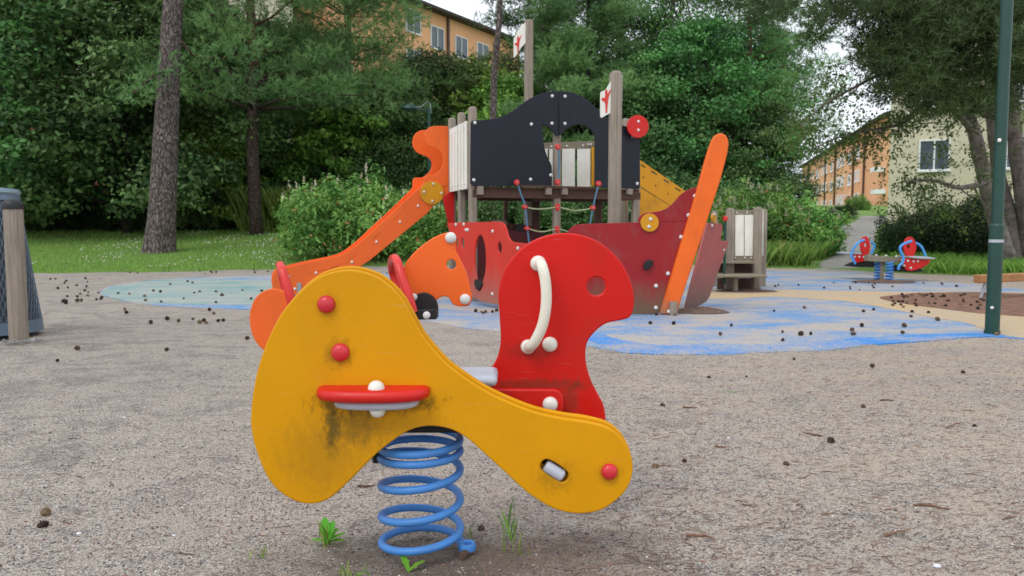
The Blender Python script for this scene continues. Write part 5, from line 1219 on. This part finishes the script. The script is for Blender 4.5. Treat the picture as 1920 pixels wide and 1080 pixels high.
# wooden steps with railing right of the bow
def steps():
    d = 11.1; o = empty('play_steps', (X(1390, d), d + .2, 0), 'weathered wooden steps with white railing boards right of the ship bow', 'play steps'); n = (0, -1)
    z4 = lambda L_: [(1140 + a / 2.572, 180 + b_ / 2.572) for a, b_ in L_]
    for px, top, dd, w in ((1369, 390, 11.1, .115), (1420, 388, 11.1, .12), (1431, 392, 11.9, .10), (1339, 395, 11.9, .09)):
        p = onY(px, 420, dd); rpost('post', p.x, dd, -.03, onY(px, top, dd).z, w, M['wood'], o)
    for y0, y1 in ((393.5, 404), (479.5, 489.5)): plate('rail', [(1373, y0), (1416, y0), (1416, y1), (1373, y1)], (0, d), n, .05, M['wood_x'], o)
    for x0, x1 in ((1378, 1394.5), (1396, 1413)): plate('slat', [(x0, 403), (x1, 403), (x1, 480), (x0, 480)], (0, d), n, .02, M['white_board'], o, off=.01)
    bolts([(1381, 399), (1400, 398.5), (1378, 483), (1396, 483), (1408, 483.5), (1413, 487), (1416, 393)], (0, d), n, o, .012, off=.02)
    plate('slat', [(1430, 393), (1431.5, 393), (1431.5, 480), (1430, 480)], (0, d + .3), n, .4, M['white_board'], o)
    b = MB(); a, c = onY(1352, 492, 10.9), onY(1416, 492, 10.9); b.box(((a.x + c.x) / 2, 11.15, a.z), (c.x - a.x, .5, .035)); b.build('step_board', M['wood_x'], o, bevel=.006)
    b = MB(); a, c = onY(1341, 518, 10.6), onY(1439, 518, 10.6); b.box(((a.x + c.x) / 2, 10.85, a.z), (c.x - a.x, .5, .035)); b.build('step_board', M['wood_x'], o, bevel=.012)
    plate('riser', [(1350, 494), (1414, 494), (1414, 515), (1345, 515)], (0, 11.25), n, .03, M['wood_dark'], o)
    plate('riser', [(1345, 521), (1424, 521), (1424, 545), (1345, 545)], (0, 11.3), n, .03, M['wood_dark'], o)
    p = onY(1379, 530, 10.8); rpost('leg', p.x, 10.8, -.03, onY(1379, 519, 10.8).z, .06, M['wood'], o); p = onY(1420, 530, 10.8)
    b = MB(); b.lathe(onY(1360, 410, 10.9), [(.03, -.03), (.036, 0), (.03, .03), (.01, .04)], 14); b.build('knob', M['pipe_red'], o)
    b = MB(); q = onY(1360, 414, 10.9); b.tube([q, (q.x, q.y, .1)], .02, 8); b.build('rod', M['green_metal'], o)
steps()

# ------------------------------------------------------------------ SEESAW
def seesaw():
    d = 13.0; g = onG(1655, 526); o = empty('spring_seesaw', (g.x, g.y, 0), 'red seated spring seesaw with blue handles in front of the hedge', 'seesaw'); n = (0, -1)
    z = lambda L_: [(1560 + a / 7.714, 420 + b_ / 7.714) for a, b_ in L_]; Y0 = g.y
    plate('beam', z([(488, 448), (1005, 482), (985, 562), (560, 538), (488, 532)]), (0, Y0), n, .14, M['wood_x'], o, off=.07)
    for x, y in ((640, 446), (780, 452), (930, 462)): knob('bolt', onY(*z([(x, y + 8)])[0], Y0), (0, 0, 1), .02, .018, M['bolt'], o)
    YL, YR = Y0 + .25, Y0 - .2
    plate('seat_side', z([(292, 436), (492, 440), (490, 536), (400, 552), (335, 562)]), (0, YL), n, .03, M['red'], o); plate('seat_side', z([(292, 436), (492, 440), (490, 536), (400, 552), (335, 562)]), (0, YL + .35), n, .03, M['red'], o)
    plate('foot_board', z(catmull([(292, 618), (340, 585), (420, 555), (520, 535), (620, 540), (640, 620), (500, 625)], 4)), (0, YL), n, .30, M['rubber'], o, off=-.02)
    bolts(z([(333, 474), (396, 476), (459, 479)]), (0, YL), n, o, .017)
    plate('backrest', z(ell(484, 318, 70, 142, 26)), (0, YL + .15), n, .04, M['red'], o, holes=[z(ell(488, 305, 20, 30, 14))], bevel=.008)
    plate('seat', z([(205, 414), (330, 412), (430, 420), (430, 434), (205, 432)]), (0, YL - .02), n, .40, M['grey_plastic'], o)
    rs_ = z([(995, 486), (1395, 515)] + catmull([(1395, 520), (1370, 570), (1300, 620), (1220, 662), (1130, 680), (1070, 660)], 3, closed=False) + [(1030, 590)])
    plate('seat_side', rs_, (0, YR), n, .03, M['red'], o); plate('seat_side', [(x + 3.5, y + .5) for x, y in rs_], (0, YR + .35), n, .03, M['red'], o)
    plate('foot_board', z([(960, 660), (1000, 690), (1120, 694), (1340, 690), (1290, 650), (1000, 600)]), (0, YR + .04), n, .28, M['rubber'], o)
    bolts(z([(1098, 535), (1180, 541), (1240, 537), (1045, 602), (1140, 635), (1012, 520)]), (0, YR), n, o, .019)
    plate('backrest', z(ell(1130, 335, 92, 152, 28)), (0, YR + .15), n, .04, M['red'], o, holes=[z(ell(1108, 325, 20, 34, 14))], bevel=.008)
    plate('seat', z([(1125, 470), (1380, 472), (1500, 492), (1490, 506), (1270, 502), (1125, 484)]), (0, YR - .05), n, .42, M['grey_plastic'], o)
    for L_, yy in (([(470, 230), (385, 268), (310, 358), (282, 455), (312, 520), (336, 578)], YL - .05), ([(560, 260), (600, 285), (612, 320), (590, 380), (570, 435)], YL + .4), ([(1152, 244), (1040, 288), (990, 330), (990, 385), (1032, 490), (1020, 560), (972, 608), (958, 662)], YR - .06), ([(1212, 272), (1285, 318), (1325, 390), (1358, 480)], YR + .4)):
        b = MB(); b.tube([onY(*q, yy) for q in catmull(z(L_), 5, closed=False)], .021, 10); b.build('handle', M['pipe_blue'], o)
    for cx, w, yy in ((655, 38, Y0 + .05), (830, 50, Y0 - .1)):
        c = onY(*z([(cx, 700)])[0], yy); R_ = w / 7.714 / F * yy; top = onY(*z([(cx, 548)])[0], yy).z; pts = [Vector((c.x + math.cos(t) * R_, yy + math.sin(t) * R_, .01 + (top - .01) * t / (12 * math.pi))) for t in [12 * math.pi * i / 110 for i in range(111)]]
        b = MB(); b.tube(pts, .013, 7); b.build('spring', M['spring_blue'], o)
    plate('support_leg', z([(700, 545), (775, 548), (745, 650), (755, 840), (690, 840), (700, 650)]), (0, Y0), n, .1, M['wood'], o)
seesaw()

# ------------------------------------------------------------------ PINE CONES, TWIGS, WEEDS, PEBBLES
def cone_mesh(seed, op=.28):
    r = np.random.RandomState(seed); V = []; Fc = []
    core = MB(); core.lathe((0, 0, 0), [(.10, -.5), (.42, -.38), (.55, -.05), (.42, .3), (.12, .55)], 8); V = list(core.v); Fc = [f for f in core.f if len(f) == 4]
    for i in range(52):
        t = (i + .5) / 52; z = -.5 + 1.05 * t; rr = .60 * math.sin(math.pi * min(.98, t * .82 + .14)) ** .7; a = i * 2.39996
        c = Vector((math.cos(a) * rr * .7, math.sin(a) * rr * .7, z)); out = Vector((math.cos(a), math.sin(a), .25 + op)); out.normalize(); sd_ = Vector((-math.sin(a), math.cos(a), 0)); s = .20 * (.5 + .6 * math.sin(math.pi * t))
        k = len(V); V += [tuple(c - sd_ * s * .8), tuple(c + sd_ * s * .8), tuple(c + out * s * 1.9 + sd_ * s * .55), tuple(c + out * s * 1.9 - sd_ * s * .55 + Vector((0, 0, .02)))]; Fc.append((k, k + 1, k + 2, k + 3))
    me = bpy.data.meshes.new('pine_cone'); me.from_pydata(V, [], Fc); me.materials.append(M['cone']); return me
def cone_mat():
    b = NB('pine_cone_scales'); oi = b.n('ShaderNodeObjectInfo'); r_ = oi.outputs['Random']
    c = b.mix(b.rng(r_, .45, 1), s2l((66, 48, 38)), s2l((148, 122, 92))); c = b.mix(b.rng(b.noise(b.pos(), 110, 4), .35, .65, 0, .55), c, s2l((44, 34, 28)))
    b.color(c); b.rough(.85); return b.m
M['cone'] = cone_mat()
cones = [cone_mesh(1), cone_mesh(2, .05)]
rc = random.Random(12)
def cone(px, py, s, label, group=None, world=None):
    p = world or onG(px, py); z = gfine(p.x, p.y) if p.y < 4.7 else max(gfine(p.x, p.y), .0)
    o = bpy.data.objects.new('pine_cone', cones[rc.randrange(2)]); s *= rc.uniform(.42, .70)
    link(o, None, Matrix.Translation((p.x, p.y, z + s * rc.uniform(.12, .30))) @ Matrix.Rotation(rc.uniform(0, 6.28), 4, 'Z') @ Matrix.Rotation(rad(rc.uniform(55, 110)), 4, 'X') @ Matrix.Diagonal((s * rc.uniform(.62, .9), s * rc.uniform(.62, .9), s * rc.uniform(.9, 1.25), 1)))
    return tag(o, label, 'pine cone', group)
for px, py, s, lab in ((80, 985, .052, 'large brown pine cone, lower of the pair at the bottom left'), (86, 966, .045, 'paler pine cone, upper of the pair at the bottom left'), (108, 677, .045, 'dark pine cone alone on the gravel below the timber post'),
                       (146, 655, .045, 'pale pine cone on the gravel right of the timber post'), (72, 592, .048, 'brown pine cone close to the litter basket'), (1243, 758, .038, 'dark pine cone on the gravel right of the yellow rider'),
                       (1557, 832, .036, 'black pine cone with twigs on the right gravel'), (1475, 872, .036, 'light brown pine cone piece on the right gravel'), (1228, 879, .038, 'pale pine cone on the gravel right of the red end knob'),
                       (1283, 868, .034, 'small dark pine cone on the gravel right of the rider'), (902, 985, .036, 'brown pine cone behind the spring on the ground'), (1635, 687, .05, 'pine cone on the right gravel below the blue rim'),
                       (1597, 619, .06, 'large pale pine cone on the blue rubber'), (1696, 612, .055, 'large dark pine cone on the blue rubber left of the green post'), (1710, 585, .055, 'tall pine cone at the edge of the beige rubber'),
                       (313, 657, .045, 'pine cone alone on the open gravel left of the orange horse'), (463, 635, .05, 'dark pine cone by the tail of the orange horse'), (410, 602, .05, 'dark pine cone in the middle of the open gravel')):
    cone(px, py, s, lab)
for (x0, x1, y0, y1, n_, s, lab, g, b_) in (
    (90, 200, 520, 572, 26, .055, 'pine cone on the gravel left of the green rubber', 'pine cones on the left gravel', 0),
    (215, 520, 521, 568, 20, .058, 'pine cone lying on the green rubber', 'pine cones on the green rubber', 0),
    (80, 740, 501, 513, 34, .055, 'pine cone along the left lawn edge', 'pine cones along the lawn edge', 0),
    (200, 470, 575, 612, 12, .052, 'pine cone in front of the green rubber', 'pine cones in front of the green rubber', 0),
    (1440, 1800, 530, 545, 18, .052, 'pine cone near the seesaw', 'pine cones near the seesaw', 0),
    (1665, 1850, 551, 574, 46, .058, 'pine cone in the brown mulch bed', 'pine cones in the mulch bed', 0),
    (1480, 1900, 575, 628, 15, .055, 'pine cone left of the green post', 'pine cones round the green post', 0),
    (1200, 1500, 560, 640, 10, .05, 'pine cone on the sandy rubber beside the bow', 'pine cones beside the bow', 0),
    (890, 935, 572, 590, 6, .05, 'small dark pine cone at the foot of the red hull', 'pine cones at the hull foot', 0),
    (1200, 1900, 665, 800, 6, .034, 'pine cone on the gravel before the blue rim', 'pine cones on the right gravel', 0)):
    for k in range(n_):
        cx, cy = rc.uniform(x0, x1), rc.uniform(y0, y1); q = min(3, int(4 * (cx - x0) / (x1 - x0)))
        where = ('left end', 'left middle', 'right middle', 'right end')[q] if n_ > 8 else ('left half', 'right half')[q // 2]
        where += (', farther back', ', nearer the front')[int(cy > (y0 + y1) / 2)] if y1 - y0 > 11 else ''
        cone(cx, cy, s, lab + ', ' + where, g)
M['twig'] = plain('twig_bark', (96, 68, 50), .9, var=.3, scale=40); M['twig_red'] = plain('reddish_twig', (122, 90, 70), .85, var=.3, scale=40)
def twig(px, py, L_, ang, label=None, group=None, r=.0028, mat=None):
    p = onG(px, py); z = gfine(p.x, p.y) + r * 1.2; b = MB(); pts = []; x = y = 0; a = ang
    for i in range(6): pts.append((p.x + x, p.y + y, max(z, gfine(p.x + x, p.y + y) + r) + .002 * (i % 2))); a += rc.uniform(-.35, .35); x += math.cos(a) * L_ / 5; y += math.sin(a) * L_ / 5
    b.tube(pts, [r, r * 1.1, r, r * .9, r * .7, r * .4], 6)
    if rc.random() < .5: q = Vector(pts[2]); b.tube([q, q + Vector((math.cos(ang + .8) * L_ * .2, math.sin(ang + .8) * L_ * .2, .004))], [r * .7, r * .3], 5)
    return tag(b.build('twig', mat or (M['twig'] if rc.random() < .6 else M['twig_red']), None), label, 'twig', group)
for px, py, L_, a, lab in ((1775, 805, .16, .5, 'long brown twig lying at the right edge of the gravel'), (1713, 950, .10, -.2, 'curved bright brown twig at the lower right'), (1540, 822, .08, 2.4, 'forked black twig beside the black cone'), (1280, 762, .07, 0, 'thin dark twig right of the yellow rider'),
                          (1340, 838, .05, -.4, 'short reddish twig on the right gravel'), (1285, 1010, .09, -.3, 'dark forked twig below the yellow head'), (1650, 748, .07, -.2, 'dark twig on the gravel below the blue rim'), (670, 908, .06, .1, 'dark twig left of the blue spring'), (1660, 1008, .10, .5, 'grey twig at the lower right corner')):
    twig(px, py, L_, a, lab, r=.0035)
for k in range(44):
    tx, ty = rc.uniform(1180, 1915), 668 + 380 * rc.random() ** 1.4
    twig(tx, ty, rc.uniform(.02, .06), rc.uniform(-.6, .6), 'small brown twig on the right gravel, ' + ('close to the rider' if tx < 1330 else 'left middle' if tx < 1520 else 'right middle' if tx < 1720 else 'by the right edge') + (', just below the blue rim' if ty < 720 else ', midway' if ty < 850 else ', near the bottom'), 'twigs scattered on the right gravel', .0014)
for k in range(12):
    tx, ty = rc.uniform(20, 560), 700 + 340 * rc.random()
    twig(tx, ty, rc.uniform(.02, .05), rc.uniform(-.6, .6), 'small twig on the left gravel, ' + ('by the left edge' if tx < 180 else 'left middle' if tx < 330 else 'close to the yellow rider') + (', upper part' if ty < 820 else ', midway down' if ty < 940 else ', near the bottom'), 'twigs scattered on the left gravel', .0014)
def litter_needles():
    r = np.random.RandomState(19); n = 9500; d = 1.4 + 5.2 * r.rand(n) ** 1.2; u = np.where(r.rand(n) < .86, .08 + .6 * r.rand(n), -.65 + .8 * r.rand(n)); x = u * d; a = r.normal(size=n) * .7; L_ = .012 + .03 * r.rand(n) ** 2; w = .0009
    z = np.array([gfine(p, q) for p, q in zip(x, d)]) + .002; dx, dy = np.cos(a) * L_ / 2, np.sin(a) * L_ / 2; wx, wy = -np.sin(a) * w, np.cos(a) * w
    V = np.stack([np.stack([x - dx - wx, d - dy - wy, z], 1), np.stack([x + dx - wx, d + dy - wy, z + .001], 1), np.stack([x + dx + wx, d + dy + wy, z + .002], 1), np.stack([x - dx + wx, d - dy + wy, z + .001], 1)], 1)
    tag(mesh_obj('needle_litter', mesh_np('needle_litter', V.reshape(-1, 3), np.arange(n)[:, None] * 4 + np.arange(4)[None], leaf_mat('dry_needles', (92, 76, 62), (160, 142, 120), 0), r.rand(n))), 'dry brown pine needles strewn over the gravel', 'pine needles', kind='stuff')
litter_needles()
# soil heaps at the hull foot
def soil(px, py, w, h, label):
    p = onG(px, py); b = MB(); R_ = w / F * p.y / 2; b.lathe((0, 0, 0), [(1, -.02), (.8, .25), (.5, .6), (.15, .95), (.01, 1)], 28)
    b.v = [(p.x + v[0] * R_ * (1 + .3 * noise.noise((v[0] * 3, v[1] * 3, px))), p.y + v[1] * R_ * .7, v[2] * h * (1 + .6 * noise.noise((v[0] * 6, v[1] * 6, px)))) for v in b.v]
    tag(b.build('soil_heap', M['soil'], None, origin=p), label, 'soil')
M['soil'] = plain('dark_soil', (104, 82, 70), .95, var=.45, scale=30, bump=.8)
soil(1312, 584, 110, .045, 'dark soil and needles heaped at the foot of the bow'); soil(1400, 545, 110, .03, 'soil heaped under the wooden steps'); soil(1655, 528, 120, .03, 'soil ridge at the base of the seesaw')
# weeds
def weed(px, py, leaves, label, cat='weed', blades_=0, bh=.05):
    p = onG(px, py); p.z = gfine(p.x, p.y); o = empty('weed', p, label, cat)
    for (a, L_, w, up) in leaves:
        d_ = Vector((math.cos(a), math.sin(a), 0)); sd_ = Vector((-math.sin(a), math.cos(a), 0)); vs = []; fs = []; N = 7
        for i in range(N + 1):
            t = i / N; hgt = up * L_ * (t ** .8) - .25 * L_ * t * t; q = p + d_ * L_ * t * math.sqrt(max(.05, 1 - up * up * .8)) + Vector((0, 0, hgt + .003)); ww = w * math.sin(math.pi * min(1, t * .9 + .06)) ** .8 * (1 + .18 * math.sin(i * 2.6)); vs += [q - sd_ * ww, q + Vector((0, 0, -.15 * w)), q + sd_ * ww]
        for i in range(N): fs += [(i * 3, i * 3 + 1, i * 3 + 4, i * 3 + 3), (i * 3 + 1, i * 3 + 2, i * 3 + 5, i * 3 + 4)]
        b = MB(); b.add(vs, fs); ob = b.build('leaf', M['weed'], o, origin=p, ang=80); at = ob.data.attributes.new('tone', 'FLOAT', 'FACE'); at.data.foreach_set('value', [rc.uniform(.3, .9)] * len(fs))
    if blades_:
        r = np.random.RandomState(int(px)); P_ = [(p.x + r.normal() * .02, p.y + r.normal() * .015, p.z) for _ in range(blades_)]
        me = blades('grass_tuft', P_, bh, .0042, M['grass'], seed=int(px), obj=False); link(bpy.data.objects.new('grass_tuft', me), o, Matrix.Identity(4))['kind'] = 'stuff'
weed(612, 1012, [(1.9, .085, .012, .97), (1.3, .075, .013, .92), (.3, .065, .011, .65), (-.2, .06, .012, .5), (3.4, .05, .009, .6), (.9, .06, .010, .8)], 'leafy dandelion-like weed in the gravel left of the blue spring', blades_=9)
weed(766, 1062, [(2.2, .055, .009, .85), (.5, .055, .009, .6)], 'small weed with two rounded leaves in front of the blue spring')
weed(958, 1004, [], 'thin grass tuft standing right of the blue spring', 'grass tuft', 12, .075)
weed(972, 1034, [], 'short grass tuft in front of the spring anchor, lower right', 'grass tuft', 9, .045)
weed(664, 1074, [(.4, .03, .006, .5)], 'grass and tiny leaf at the bottom edge under the yellow rider', 'grass tuft', 12, .04)
weed(880, 1012, [(.4, .02, .005, .5), (2.5, .02, .005, .6)], 'tiny seedling beside the spring anchor', 'weed', 6, .04)
weed(487, 1042, [], 'tiny grass tuft on the gravel left of the weed', 'grass tuft', 7, .025)
weed(1375, 733, [(.4, .02, .006, .4), (2.6, .02, .006, .4)], 'tiny green sprout on the gravel below the blue rim', 'weed')
M['pebble'] = plain('white_pebble', (214, 216, 222), .4)
for px, py, s, lab in ((148, 1000, .008, 'small white pebble at the lower left'), (326, 1004, .006, 'tiny white pebble on the lower left gravel'), (233, 783, .008, 'white bit on the left gravel'), (1757, 1062, .011, 'white oval pebble at the bottom right'), (1366, 823, .007, 'pale blue pebble on the right gravel')):
    p = onG(px, py); b = MB(); b.lathe((0, 0, 0), [(.05, -.5), (.8, -.3), (1, 0), (.75, .35), (.1, .5)], 10); b.v = [(p.x + v[0] * s, p.y + v[1] * s * .8, gfine(p.x, p.y) + .3 * s + v[2] * s) for v in b.v]; tag(b.build('pebble', M['pebble'], None), lab, 'pebble')
